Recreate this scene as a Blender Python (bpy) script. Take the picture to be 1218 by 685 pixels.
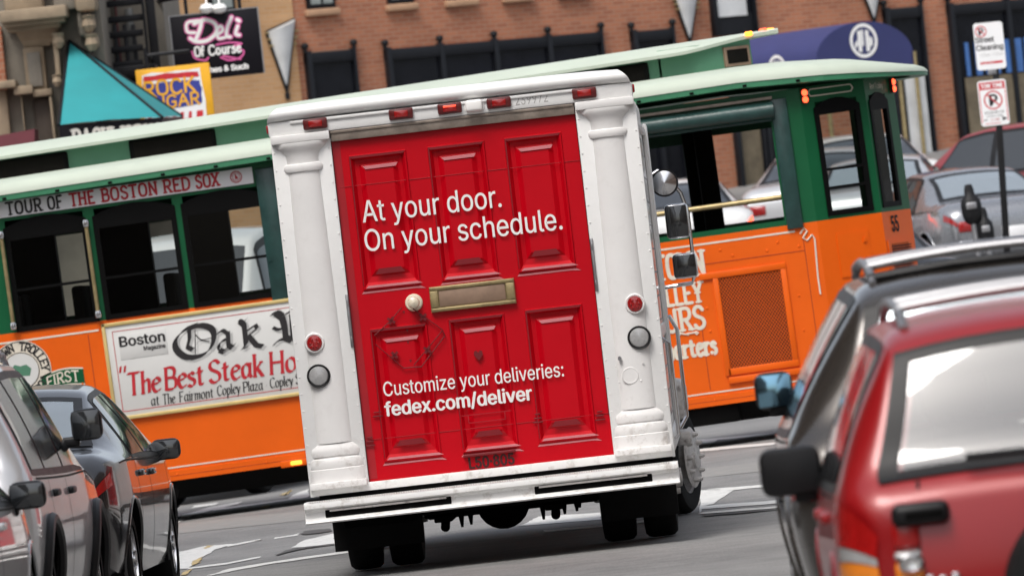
import bpy, bmesh, math, random, os
import numpy as np
from mathutils import Vector, Matrix
for o in list(bpy.data.objects): bpy.data.objects.remove(o)
sc = bpy.context.scene; COL = sc.collection
rad = math.radians; random.seed(7)

# ---------------------------------------------------------------- camera
PW, PH, FPX = 1218.0, 685.0, 9400.0        # a long lens, seen from eye height at the kerb side of the lane
ROLL, VPX, VPY, HCAM = 5.9, 727.0, 326.5, 1.74
yc = Vector((VPX-PW/2, -(VPY-PH/2), -FPX)).normalized()
zc = Vector((-math.sin(rad(ROLL)), math.cos(rad(ROLL)), 0)); zc = (zc-yc*zc.dot(yc)).normalized()
xc = yc.cross(zc)
M_CW = Matrix((xc, yc, zc))                # rows: world axes seen from the camera -> columns map camera to world
cam_d = bpy.data.cameras.new('camera'); cam = bpy.data.objects.new('camera', cam_d); COL.objects.link(cam)
cam.matrix_world = Matrix.Translation((0, 0, HCAM)) @ M_CW.to_4x4()
cam_d.sensor_width = 36; cam_d.lens = 36*FPX/PW; cam_d.clip_start = 1; cam_d.clip_end = 2000
cam_d.dof.use_dof = True; cam_d.dof.focus_distance = 52.5; cam_d.dof.aperture_fstop = 6.0
sc.camera = cam

# ---------------------------------------------------------------- light: overcast street
w = bpy.data.worlds.new('World'); sc.world = w; w.use_nodes = True
nt = w.node_tree; bg = nt.nodes['Background']
sky = nt.nodes.new('ShaderNodeTexSky'); sky.sky_type = 'NISHITA'; sky.sun_disc = False
SUN_EL, SUN_AZ = 58, 205
sky.sun_elevation = rad(SUN_EL); sky.sun_rotation = rad(SUN_AZ); sky.dust_density = 4; sky.air_density = 1.0
hs = nt.nodes.new('ShaderNodeHueSaturation'); hs.inputs['Saturation'].default_value = 0.42
nt.links.new(sky.outputs[0], hs.inputs['Color']); nt.links.new(hs.outputs[0], bg.inputs['Color'])
bg.inputs['Strength'].default_value = 0.15
sun_d = bpy.data.lights.new('sun', 'SUN'); sun_d.energy = 1.3; sun_d.angle = rad(25); sun_d.color = (1, .97, .93)
sun = bpy.data.objects.new('sun', sun_d); COL.objects.link(sun)
az, el = rad(SUN_AZ), rad(SUN_EL)
sv = Vector((math.sin(az)*math.cos(el), math.cos(az)*math.cos(el), math.sin(el)))   # towards the sun
sun.rotation_euler = sv.to_track_quat('Z', 'Y').to_euler(); sun.location = sv*60
sc.view_settings.view_transform = 'Standard'; sc.view_settings.look = 'None'
sc.view_settings.exposure = 0.52; sc.view_settings.gamma = 1
sc.render.engine = 'CYCLES'; sc.cycles.use_denoising = True; sc.cycles.max_bounces = 8
sc.cycles.transparent_max_bounces = 12

# ---------------------------------------------------------------- where things stand
def smooth(a, b, x):
    t = min(1, max(0, (x-a)/(b-a))); return t*t*(3-2*t)
def g(x, y):                               # the street: cross fall, and a hill beyond the crossing
    a = smooth(56, 64, y); b = smooth(76, 92, y)
    k = .0096+(.0349-.0096)*a; k += (.012-k)*b
    x0 = -.9+(-4+.9)*a
    return k*(min(18, max(-18, x))-x0) + .10*max(0, y-84)*smooth(82, 92, y)
def ray(px, py):
    return M_CW @ Vector((px-PW/2, -(py-PH/2), -FPX))
def W(px, py, D):
    d = ray(px, py); return Vector((d.x/d.y*D, D, HCAM+d.z/d.y*D))
def G(px, py):
    d = ray(px, py); lo, hi = 10., 84.
    for _ in range(50):
        m = (lo+hi)/2; p = (d.x/d.y*m, m, HCAM+d.z/d.y*m)
        if p[2] > g(p[0], m): lo = m
        else: hi = m
    return Vector((p[0], m, g(p[0], m)))
def frame2(O, ang, s):
    c, n = math.cos(rad(ang)), math.sin(rad(ang))
    return lambda px, py: (((px-O[0])*c-(py-O[1])*n)/s, -((px-O[0])*n+(py-O[1])*c)/s)

# ---------------------------------------------------------------- materials
MATS = {}
def mat(name, col, rough=.5, metal=0, coat=0, var=.12, scale=6, bump=0, spec=.5, emit=None, es=0, trans=0, alpha=1, dirt=None, coatr=.05):
    if name in MATS: return MATS[name]
    m = bpy.data.materials.new(name); m.use_nodes = True; MATS[name] = m
    t = m.node_tree; b = t.nodes['Principled BSDF']; L = t.links.new
    b.inputs['Roughness'].default_value = rough; b.inputs['Metallic'].default_value = metal
    b.inputs['Coat Weight'].default_value = coat; b.inputs['Coat Roughness'].default_value = coatr
    b.inputs['Specular IOR Level'].default_value = spec
    b.inputs['Transmission Weight'].default_value = trans; b.inputs['Alpha'].default_value = alpha
    tc = t.nodes.new('ShaderNodeTexCoord'); n = t.nodes.new('ShaderNodeTexNoise')
    n.inputs['Scale'].default_value = scale; n.inputs['Detail'].default_value = 6; n.inputs['Roughness'].default_value = .62
    L(tc.outputs['Object'], n.inputs['Vector'])
    cr = t.nodes.new('ShaderNodeValToRGB'); e = cr.color_ramp.elements
    c = Vector(col[:3]); e[0].position = .3; e[1].position = .7
    e[0].color = (*[max(0, v*(1-var)) for v in c], 1); e[1].color = (*[min(1, v*(1+var*.6)) for v in c], 1)
    L(n.outputs['Fac'], cr.inputs[0]); out = cr.outputs[0]
    if dirt:
        n2 = t.nodes.new('ShaderNodeTexNoise'); n2.inputs['Scale'].default_value = dirt[1]; n2.inputs['Detail'].default_value = 9
        n2.inputs['Roughness'].default_value = .7; L(tc.outputs['Object'], n2.inputs['Vector'])
        r2 = t.nodes.new('ShaderNodeValToRGB'); r2.color_ramp.elements[0].position = dirt[2]; r2.color_ramp.elements[1].position = dirt[2]+.16
        L(n2.outputs['Fac'], r2.inputs[0]); mx = t.nodes.new('ShaderNodeMixRGB'); mx.inputs[2].default_value = (*dirt[0], 1)
        ml = t.nodes.new('ShaderNodeMath'); ml.operation = 'MULTIPLY'; ml.inputs[1].default_value = dirt[3]
        if len(dirt) > 4:
            sx_ = t.nodes.new('ShaderNodeSeparateXYZ'); L(tc.outputs['Object'], sx_.inputs[0]); mz = t.nodes.new('ShaderNodeMapRange'); mz.inputs['From Min'].default_value = dirt[4]; mz.inputs['From Max'].default_value = dirt[5]; mz.inputs['To Min'].default_value = dirt[3]; mz.inputs['To Max'].default_value = dirt[3]*.12; L(sx_.outputs[2], mz.inputs['Value']); L(mz.outputs[0], ml.inputs[1])
        L(r2.outputs[0], ml.inputs[0]); L(ml.outputs[0], mx.inputs[0]); L(out, mx.inputs[1]); out = mx.outputs[0]
    L(out, b.inputs['Base Color'])
    mr = t.nodes.new('ShaderNodeMapRange'); mr.inputs['To Min'].default_value = max(.02, rough-.06); mr.inputs['To Max'].default_value = min(1, rough+.1)
    L(n.outputs['Fac'], mr.inputs['Value']); L(mr.outputs[0], b.inputs['Roughness'])
    if bump:
        bp = t.nodes.new('ShaderNodeBump'); bp.inputs['Strength'].default_value = bump; bp.inputs['Distance'].default_value = .02
        L(n.outputs['Fac'], bp.inputs['Height']); L(bp.outputs[0], b.inputs['Normal'])
    if emit: b.inputs['Emission Color'].default_value = (*emit, 1); b.inputs['Emission Strength'].default_value = es
    return m
def glass_mat(name, tint, ior_mix=.08):
    if name in MATS: return MATS[name]
    m = bpy.data.materials.new(name); m.use_nodes = True; MATS[name] = m; t = m.node_tree; t.nodes.clear()
    o = t.nodes.new('ShaderNodeOutputMaterial'); tr = t.nodes.new('ShaderNodeBsdfTransparent'); tr.inputs[0].default_value = (*tint, 1)
    gl = t.nodes.new('ShaderNodeBsdfGlossy'); gl.inputs['Roughness'].default_value = .03
    fr = t.nodes.new('ShaderNodeLayerWeight'); fr.inputs[0].default_value = .25
    ad = t.nodes.new('ShaderNodeMath'); ad.operation = 'ADD'; ad.inputs[1].default_value = ior_mix; ad.use_clamp = True
    mx = t.nodes.new('ShaderNodeMixShader'); t.links.new(fr.outputs['Fresnel'], ad.inputs[0]); t.links.new(ad.outputs[0], mx.inputs[0])
    t.links.new(tr.outputs[0], mx.inputs[1]); t.links.new(gl.outputs[0], mx.inputs[2]); t.links.new(mx.outputs[0], o.inputs[0])
    return m
def brick_mat(name, c1, c2, mortar):
    if name in MATS: return MATS[name]
    m = bpy.data.materials.new(name); m.use_nodes = True; MATS[name] = m; t = m.node_tree; L = t.links.new; b = t.nodes['Principled BSDF']
    tc = t.nodes.new('ShaderNodeTexCoord'); sp = t.nodes.new('ShaderNodeSeparateXYZ'); cb = t.nodes.new('ShaderNodeCombineXYZ')
    L(tc.outputs['Object'], sp.inputs[0]); ad = t.nodes.new('ShaderNodeMath'); L(sp.outputs[0], ad.inputs[0]); L(sp.outputs[1], ad.inputs[1])
    L(ad.outputs[0], cb.inputs[0]); L(sp.outputs[2], cb.inputs[1])
    br = t.nodes.new('ShaderNodeTexBrick'); br.inputs['Scale'].default_value = 1; br.inputs['Brick Width'].default_value = .19
    br.inputs['Row Height'].default_value = .06; br.inputs['Mortar Size'].default_value = .009; br.inputs['Bias'].default_value = -.1
    br.inputs['Color1'].default_value = (*c1, 1); br.inputs['Color2'].default_value = (*c2, 1); br.inputs['Mortar'].default_value = (*mortar, 1)
    L(cb.outputs[0], br.inputs['Vector'])
    n = t.nodes.new('ShaderNodeTexNoise'); n.inputs['Scale'].default_value = 1.1; n.inputs['Detail'].default_value = 6; L(tc.outputs['Object'], n.inputs['Vector'])
    mr = t.nodes.new('ShaderNodeMapRange'); mr.inputs['To Min'].default_value = .72; mr.inputs['To Max'].default_value = 1.25; L(n.outputs['Fac'], mr.inputs['Value'])
    mx = t.nodes.new('ShaderNodeMixRGB'); mx.blend_type = 'MULTIPLY'; mx.inputs[0].default_value = 1; L(br.outputs[0], mx.inputs[1]); L(mr.outputs[0], mx.inputs[2])
    L(mx.outputs[0], b.inputs['Base Color']); b.inputs['Roughness'].default_value = .85
    bp = t.nodes.new('ShaderNodeBump'); bp.inputs['Strength'].default_value = .5; bp.inputs['Distance'].default_value = .01; L(br.outputs['Fac'], bp.inputs['Height']); bp.invert = True
    L(bp.outputs[0], b.inputs['Normal'])
    return m
WHITE = mat('truck white paint', (.80, .80, .79), .38, coat=.25, var=.04, scale=3, dirt=((.30, .25, .21), 11, .52, .55, .5, .95), coatr=.2)
WHITE2 = mat('column white paint', (.78, .77, .76), .5, var=.04, scale=4, dirt=((.30, .25, .21), 13, .52, .6, .6, 1.0))
GRIMY = mat('grimy white aluminium', (.62, .60, .58), .5, .1, var=.25, scale=12, dirt=((.08, .06, .05), 14, .52, .7))
DIRTYAL = mat('stained aluminium', (.30, .25, .21), .45, .4, var=.4, scale=9)
RED = mat('red door paint', (.50, .0004, .008), .34, coat=.0, var=.06, scale=2.5, spec=.2)
DKRED = mat('dark red print', (.16, .002, .006), .5)
BRASS = mat('aged brass', (.42, .33, .17), .38, .75, var=.25, scale=18)
BRASSIN = mat('dull bronze flap', (.30, .20, .14), .5, .3, var=.2, scale=10)
CREAM = mat('cream porcelain', (.72, .64, .5), .25, coat=.5)
CHROME = mat('chrome', (.72, .72, .73), .14, 1, var=.05)
STEEL = mat('brushed steel', (.34, .34, .35), .42, .85, var=.15)
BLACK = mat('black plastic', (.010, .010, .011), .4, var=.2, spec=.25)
DEEPBLK = mat('matt chassis black', (.005, .005, .005), .9, var=.3, spec=.05)  # even near-black, also used inside gaps, recesses and wheel wells
RUBBER = mat('tyre rubber', (.012, .012, .0125), .8, var=.25, scale=14, spec=.15)
LENSRED = mat('red lamp lens', (.30, .006, .006), .18, coat=.7, var=.1)
LENSDK = mat('dark red lamp housing', (.10, .008, .008), .3, coat=.4)
LENSCLR = mat('clear lamp lens', (.36, .36, .36), .16, coat=.8, var=.15, scale=40)
AMBER = mat('amber lamp lens', (.85, .25, .02), .2, coat=.6)
AMBERLIT = mat('lit amber lamp', (.9, .3, .02), .2, emit=(1, .30, .03), es=2.2)
REDLIT = mat('lit red lamp', (.9, .05, .02), .2, emit=(1, .09, .03), es=2.6)
PAINTW = mat('white lettering', (.86, .85, .83), .45, var=.02)
INK = mat('black lettering', (.015, .013, .014), .5)
INKRED = mat('red lettering', (.48, .012, .022), .5)
GREYINK = mat('faint grey numerals', (.42, .41, .40), .5)
ORANGE = mat('trolley orange paint', (.77, .112, .001), .4, coat=.06, var=.09, scale=1.6, coatr=.2, spec=.3)
GREEN = mat('trolley green paint', (.002, .088, .030), .4, coat=.05, var=.12, scale=2, coatr=.2, spec=.3)
PALEGREEN = mat('faded green paint', (.075, .215, .13), .5, var=.1, scale=2)
ROOFCREAM = mat('pale mint roof paint', (.46, .515, .43), .6, var=.06, scale=2, dirt=((.3, .33, .25), 5, .66, .3))
FASCIA = mat('fascia green paint', (.04, .20, .10), .45, var=.15, scale=3)
TRBLACK = mat('trolley black frame', (.004, .004, .004), .5, spec=.08)
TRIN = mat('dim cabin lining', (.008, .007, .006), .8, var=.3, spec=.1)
CURTAIN = mat('dark green vinyl curtain', (.018, .055, .05), .28, var=.4, scale=5, bump=.3)
PINSTRIPE = mat('pale pinstripe', (.72, .66, .55), .5)
GOLD = mat('gold frame paint', (.62, .47, .19), .4, .2)
BOARD = mat('advert board white', (.63, .63, .61), .45, var=.03)
BANNERW = mat('banner white', (.80, .79, .81), .5, var=.03)
PANE = glass_mat('clear pane', (.6, .64, .62), .0)
DKGLASS = mat('dark car glass', (.012, .014, .016), .04, coat=.4, spec=.9, var=.05)
MIRRORG = mat('mirror glass', (.22, .40, .52), .03, 1, var=.02)  # blue tint stands for the sky reflected in the mirror
STONE = mat('weathered sandstone', (.28, .215, .145), .85, var=.3, scale=3, bump=.4)
STONEG = mat('grey limestone', (.20, .178, .145), .85, var=.25, scale=3, bump=.4)
BRICK = brick_mat('red brick', (.41, .152, .078), (.29, .098, .052), (.36, .20, .13))
TANBRICK = brick_mat('tan brick', (.50, .29, .14), (.44, .24, .105), (.47, .30, .17))
IRON = mat('black iron', (.010, .010, .012), .5, spec=.25)
SHOPBLK = mat('black shop front paint', (.009, .010, .013), .4, var=.2, spec=.25)
DKPANE = mat('dim shop glass', (.008, .009, .013), .12, spec=.3)
FROST = mat('frosted lamp glass', (.62, .63, .63), .35, var=.18, scale=3)
TEAL = mat('teal awning cloth', (.018, .235, .25), .8, var=.1, scale=2, bump=.1)
NAVY = mat('navy awning cloth', (.030, .036, .13), .7, var=.1, scale=2)
MAROON = mat('maroon cloth', (.14, .03, .04), .7)
YEL = mat('yellow sign paint', (.85, .42, .015), .5); BLUE = mat('blue sign paint', (.03, .04, .26), .5); PINK = mat('pink sign paint', (.70, .12, .35), .5)
SIGNBLK = mat('black sign paint', (.006, .005, .008), .45, spec=.2); SIGNRED = mat('sign red', (.55, .02, .03), .45); SIGNW = mat('sign white', (.80, .80, .80), .4, var=.03)

# ---------------------------------------------------------------- mesh builder
class MB:
    def __init__(s): s.v = []; s.f = []; s.m = []; s.k = 0
    def poly(s, pts, mi=0):
        n = len(s.v); s.v += [tuple(p) for p in pts]; s.f.append(tuple(range(n, n+len(pts)))); s.m.append(mi); return s
    def faces(s, v, f, mi=0):
        n = len(s.v); s.v += [tuple(p) for p in v]; s.f += [tuple(i+n for i in q) for q in f]; s.m += [mi]*len(f); return s
    def box(s, x0, x1, y0, y1, z0, z1, mi=0):
        v = [(x, y, z) for x in (x0, x1) for y in (y0, y1) for z in (z0, z1)]
        return s.faces(v, [(0, 1, 3, 2), (4, 6, 7, 5), (0, 4, 5, 1), (2, 3, 7, 6), (0, 2, 6, 4), (1, 5, 7, 3)], mi)
    def rbox(s, x0, x1, y0, y1, z0, z1, r=.01, mi=0, seg=2):
        b = bmesh.new(); bmesh.ops.create_cube(b, size=1)
        for v in b.verts: v.co = Vector((x0+(v.co.x+.5)*(x1-x0), y0+(v.co.y+.5)*(y1-y0), z0+(v.co.z+.5)*(z1-z0)))
        r = min(r, .49*abs(x1-x0), .49*abs(y1-y0), .49*abs(z1-z0))
        bmesh.ops.bevel(b, geom=list(b.edges), offset=r, segments=seg, profile=.5, affect='EDGES')
        return s.bm(b, mi)
    def bm(s, b, mi=0, mtx=None):
        b.verts.index_update()
        s.faces([(mtx @ v.co if mtx else v.co) for v in b.verts], [[v.index for v in f.verts] for f in b.faces], mi); b.free(); return s
    def cyl(s, p, q, r, r2=None, n=14, mi=0, caps=True):
        p, q = Vector(p), Vector(q); a = (q-p).normalized(); r2 = r if r2 is None else r2
        u = a.orthogonal().normalized(); w_ = a.cross(u); v = []
        for c, rr in ((p, r), (q, r2)):
            v += [c+(u*math.cos(2*math.pi*i/n)+w_*math.sin(2*math.pi*i/n))*rr for i in range(n)]
        f = [(i, (i+1) % n, n+(i+1) % n, n+i) for i in range(n)]
        if caps: f += [tuple(reversed(range(n))), tuple(range(n, 2*n))]
        return s.faces(v, f, mi)
    def tube(s, path, r, n=8, mi=0):
        P = [Vector(p) for p in path]; rings = []; u = None
        for i, p in enumerate(P):
            a = ((P[min(i+1, len(P)-1)]-P[max(i-1, 0)])).normalized()
            u = a.orthogonal().normalized() if u is None else (u-a*u.dot(a)).normalized()
            w_ = a.cross(u); rings.append([p+(u*math.cos(2*math.pi*k/n)+w_*math.sin(2*math.pi*k/n))*r for k in range(n)])
        v = [q for rg in rings for q in rg]; f = []
        for i in range(len(P)-1):
            f += [(i*n+k, i*n+(k+1) % n, (i+1)*n+(k+1) % n, (i+1)*n+k) for k in range(n)]
        f += [tuple(reversed(range(n))), tuple(range((len(P)-1)*n, len(P)*n))]
        return s.faces(v, f, mi)
    def lathe(s, prof, c, axis=(0, 0, 1), n=20, mi=0, a0=0, a1=2*math.pi):
        c = Vector(c); a = Vector(axis).normalized(); u = a.orthogonal().normalized(); w_ = a.cross(u); full = abs(a1-a0-2*math.pi) < 1e-6
        m = n if full else n+1; v = []
        for r, h in prof:
            v += [c+a*h+(u*math.cos(a0+(a1-a0)*i/n)+w_*math.sin(a0+(a1-a0)*i/n))*r for i in range(m)]
        f = []
        for j in range(len(prof)-1):
            for i in range(n): f.append((j*m+i, j*m+(i+1) % m, (j+1)*m+(i+1) % m, (j+1)*m+i))
        return s.faces(v, f, mi)
    def prism(s, poly, y0, y1, mi=0):      # poly in (x, z), extruded along y
        n = len(poly); v = [(x, y0, z) for x, z in poly]+[(x, y1, z) for x, z in poly]
        return s.faces(v, [tuple(range(n)), tuple(range(2*n-1, n-1, -1))]+[(i, n+i, n+(i+1) % n, (i+1) % n) for i in range(n)], mi)
    def grid(s, P, mi=0):                  # P[i][j] points
        a, b = len(P), len(P[0])
        return s.faces([p for r in P for p in r], [(i*b+j, i*b+j+1, (i+1)*b+j+1, (i+1)*b+j) for i in range(a-1) for j in range(b-1)], mi)
    def build(s, name, mats, parent=None, ang=35, loc=None, fix=True):
        me = bpy.data.meshes.new(name); me.from_pydata(s.v, [], s.f)
        mats = mats if isinstance(mats, (list, tuple)) else [mats]
        for m in mats: me.materials.append(m)
        me.polygons.foreach_set('material_index', s.m)
        if fix:
            b = bmesh.new(); b.from_mesh(me); bmesh.ops.recalc_face_normals(b, faces=b.faces); b.to_mesh(me); b.free()
        me.polygons.foreach_set('use_smooth', [True]*len(me.polygons)); me.set_sharp_from_angle(angle=rad(ang)); me.update()
        o = bpy.data.objects.new(name, me); COL.objects.link(o)
        if parent: o.parent = parent
        if loc: o.location = loc
        return o
def thing(name, label, cat, loc=(0, 0, 0), rot=(0, 0, 0), group=None):
    o = bpy.data.objects.new(name, None); COL.objects.link(o); o.location = loc; o.rotation_euler = rot
    o['label'] = label; o['category'] = cat; o.empty_display_size = .2
    if group: o['group'] = group
    return o
def tag(o, label, cat, group=None):
    o['label'] = label; o['category'] = cat
    if group: o['group'] = group
    return o
def struct(o): o['kind'] = 'structure'; return o

# ---------------------------------------------------------------- lettering
try:
    SANS = bpy.data.fonts.load(os.path.join(bpy.utils.system_resource('DATAFILES'), 'fonts', 'Inter.woff2'))
except Exception:
    SANS = None
def _tmesh(s, off=0, shear=0):
    c = bpy.data.curves.new('lettering', 'FONT'); c.body = s
    if SANS: c.font = SANS
    c.offset = off; c.shear = shear; c.size = 20; c.resolution_u = 12; c.fill_mode = 'FRONT'
    o = bpy.data.objects.new('lettering', c); COL.objects.link(o); bpy.context.view_layer.update()
    me = bpy.data.meshes.new_from_object(o.evaluated_get(bpy.context.evaluated_depsgraph_get()))
    bpy.data.objects.remove(o); bpy.data.curves.remove(c)
    v = np.array([p.co[:] for p in me.vertices]); f = [tuple(p.vertices) for p in me.polygons]; bpy.data.meshes.remove(me)
    return v, f
_H = {}
def text(s, x0, x1, z, cap, y, m, parent, off=0, shear=0, name='lettering', fn=None, bold=0):
    """a line of sans lettering in the x-z plane at depth y, its capitals cap high, fitted between x0 and x1"""
    v, f = _tmesh(s, off, shear)
    if off not in _H: _H[off] = _tmesh('H', off)[0][:, 1].max()
    if x1 is None: X = x0+v[:, 0]*cap/_H[off]
    else: X = x0+(v[:, 0]-v[:, 0].min())/(v[:, 0].max()-v[:, 0].min())*(x1-x0)
    Z = z+v[:, 1]*cap/_H[off]
    mb = MB()
    for k, (dx, dz) in enumerate(((0, 0), (-1, 0), (1, 0), (0, -.6), (0, .6), (-.6, .4), (.6, -.4)) if bold else ((0, 0),)):
        pts = [(a+dx*bold, y-.0001*k, b+dz*bold) for a, b in zip(X, Z)]
        mb.faces([fn(*p) for p in pts] if fn else pts, f)
    return mb.build(name, m, parent, fix=False)
GL = {'A': (70, "0,0 35,100 70,0;14,36 56,36"), 'B': (62, "8,0 8,100;~8,100 40,100 54,88 54,70 42,54 8,53;~8,53 46,53 60,40 59,14 44,1 8,0"),
 'C': (66, "~64,84 46,100 22,96 6,74 4,36 16,8 40,-1 64,16"), 'D': (68, "8,0 8,100;~8,100 40,98 62,76 65,46 57,16 34,1 8,0"), 'E': (56, "54,100 8,100 8,0 56,0;8,52 42,52"),
 'F': (54, "54,100 8,100 8,0;8,52 42,52"), 'G': (70, "~64,84 46,100 22,96 6,74 4,36 16,8 40,-1 62,14;62,14 62,46 40,46"), 'H': (70, "8,0 8,100;62,0 62,100;8,52 62,52"), 'I': (20, "10,0 10,100"), 'K': (66, "8,0 8,100;60,100 10,44;24,58 64,0"),
 'L': (52, "8,100 8,0 52,0"), 'N': (72, "8,0 8,100 62,0 62,100"), 'O': (72, "~36,100 12,90 4,50 12,10 36,0 60,10 68,50 60,90 36,100"),
 'P': (60, "8,0 8,100;~8,100 42,100 57,88 57,62 42,48 8,47"), 'R': (64, "8,0 8,100;~8,100 42,100 57,88 57,62 42,49 8,48;30,48 62,0"),
 'S': (58, "~54,84 40,99 18,98 6,80 12,62 30,52 50,40 56,20 42,2 18,0 4,16"), 'T': (64, "0,100 64,100;32,100 32,0"), 'U': (70, "~8,100 8,60 9,22 20,4 35,0 50,4 61,22 62,60 62,100"),
 'W': (92, "0,100 24,0 46,80 68,0 92,100"), 'X': (64, "2,100 62,0;62,100 2,0"), 'Y': (64, "2,100 32,48 32,0;62,100 32,48"),
 'a': (52, "~44,52 30,64 12,58 4,32 12,4 28,2 42,24;44,64 42,10 52,0"), 'e': (46, "~6,34 40,42 42,56 28,64 12,56 4,30 14,4 30,0 46,12"), 'f': (32, "~34,92 22,100 14,88 12,60 12,0;2,60 30,60"),
 'h': (48, "8,100 8,0;~8,42 26,62 40,58 42,40 42,0"), 'i': (16, "8,64 8,0;7,84 9,92"), 'k': (48, "8,100 8,0;42,64 10,28;20,38 46,0"), 'l': (18, "8,100 8,6 16,0"),
 'm': (72, "8,64 8,0;~8,42 22,62 34,58 36,40 36,0;~36,42 50,62 62,58 64,40 64,0"), 'n': (48, "8,64 8,0;~8,42 26,62 40,58 42,40 42,0"), 'o': (52, "~26,64 8,54 4,32 10,8 26,0 42,10 48,32 42,54 26,64"),
 'p': (50, "8,64 8,-34;~8,50 24,64 42,56 46,32 38,6 22,0 8,12"), 'r': (36, "8,64 8,0;~8,40 20,60 34,62"), 's': (40, "~36,54 22,64 8,56 10,42 26,34 38,22 32,4 16,0 2,8"),
 't': (38, "~16,84 16,20 20,4 36,4;2,62 34,62"), 'u': (48, "~8,64 8,20 16,2 28,2 42,20;42,64 42,0"), 'y': (48, "4,64 24,4;~46,64 24,2 14,-24 0,-32"), 'z': (46, "4,62 40,62 4,2 44,2"),
 '"': (30, "8,104 6,72;24,104 22,72"), '.': (16, "6,30 10,34"), ' ': (34, "")}
def strokes(ch):
    w_, s = GL[ch]; out = []
    for st in s.split(';'):
        if not st: continue
        cur = st[0] == '~'; p = np.array([[float(a) for a in q.split(',')] for q in st.lstrip('~').split()])/100
        if cur:
            q = [2*p[0]-p[1], *p, 2*p[-1]-p[-2]]; r = []
            if np.allclose(p[0], p[-1]): q[0] = p[-2]; q[-1] = p[1]
            for i in range(1, len(q)-2):
                for t in np.linspace(0, 1, 6)[:-1 if i < len(q)-3 else None]:
                    r.append(.5*((2*q[i])+(q[i+1]-q[i-1])*t+(2*q[i-1]-5*q[i]+4*q[i+1]-q[i+2])*t*t+(3*q[i]-q[i-1]-3*q[i+1]+q[i+2])*t**3))
            p = np.array(r)
        out.append((cur, p))
    return w_/100, out
def pen(mb, P, wd, y, mode='round', nib=40, hair=.25, mi=0, xf=None):
    """draw a stroke in the x-z plane: a broad nib held at a fixed angle, or an even round pen"""
    P = [np.array(p, float) for p in P]; na = np.array([math.cos(rad(nib)), math.sin(rad(nib))])*wd/2
    def put(q):
        mb.k += 1; yy = y-.00004*(mb.k % 60)
        mb.poly([((a, yy, b) if xf is None else xf(a, yy, b)) for a, b in q], mi)
    for a, b in zip(P[:-1], P[1:]):
        d = b-a; l = np.hypot(*d)
        if l < 1e-9: continue
        n = np.array([-d[1], d[0]])/l
        if mode == 'nib':
            h = n*wd*hair/2; s = 1 if na.dot(n) >= 0 else -1
            e = na*s+h; put([a-e, b-e, b+e, a+e])
        else: put([a-n*wd/2, b-n*wd/2, b+n*wd/2, a+n*wd/2])
    if mode != 'nib':
        for p in P[1:-1] if mode == 'slab' else P: put([p+np.array([math.cos(k*math.pi/4), math.sin(k*math.pi/4)])*wd/2 for k in range(8)])
    if mode == 'slab':
        for p, q in ((P[0], P[1]), (P[-1], P[-2])):
            put([p+np.array([math.cos(k*math.pi/4), math.sin(k*math.pi/4)])*wd/2 for k in range(8)])
def penline(s, x0, x1, z, cap, y, m, parent, wd=.12, mode='nib', nib=40, hair=.25, shear=0, serif=0, gap=.10, name='lettering', fn=None, jit=0):
    """a line of hand-cut lettering between x0 and x1"""
    G_ = [(ch, *strokes(ch)) for ch in s]; tot = sum(a[1]+gap for a in G_)-gap; k = (x1-x0)/tot; mb = MB(); cx = 0; rnd = random.Random(3)
    for ch, wg, st in G_:
        dj = rnd.uniform(-jit, jit)
        for cur, p in st:
            Q = [(x0+(cx+q[0]+shear*q[1])*k, z+(q[1]+dj)*cap) for q in p]
            pen(mb, Q, wd*cap, y, mode, nib, hair, xf=fn)
            if serif and not cur and len(p) >= 2:
                for e, o in ((0, 1), (-1, -2)):
                    if abs(p[e][1]-p[o][1]) > .3:
                        c = Q[e]; pen(mb, [(c[0]-serif*cap, c[1]), (c[0]+serif*cap, c[1])], wd*cap*.62, y, 'flat', xf=fn)
        cx += wg+gap
    return mb.build(name, m, parent, fix=False)
def disc(mb, cx, cz, r, y, mi=0, n=32, rin=0, fn=None):
    p = [(math.cos(2*math.pi*i/n), math.sin(2*math.pi*i/n)) for i in range(n)]
    t = (lambda a, b: (a, y, b)) if fn is None else (lambda a, b: fn(a, y, b))
    if rin == 0: mb.poly([t(cx+a*r, cz+b*r) for a, b in p], mi)
    else:
        for i in range(n):
            a, b = p[i], p[(i+1) % n]
            mb.poly([t(cx+a[0]*rin, cz+a[1]*rin), t(cx+b[0]*rin, cz+b[1]*rin), t(cx+b[0]*r, cz+b[1]*r), t(cx+a[0]*r, cz+a[1]*r)], mi)
    return mb

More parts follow.
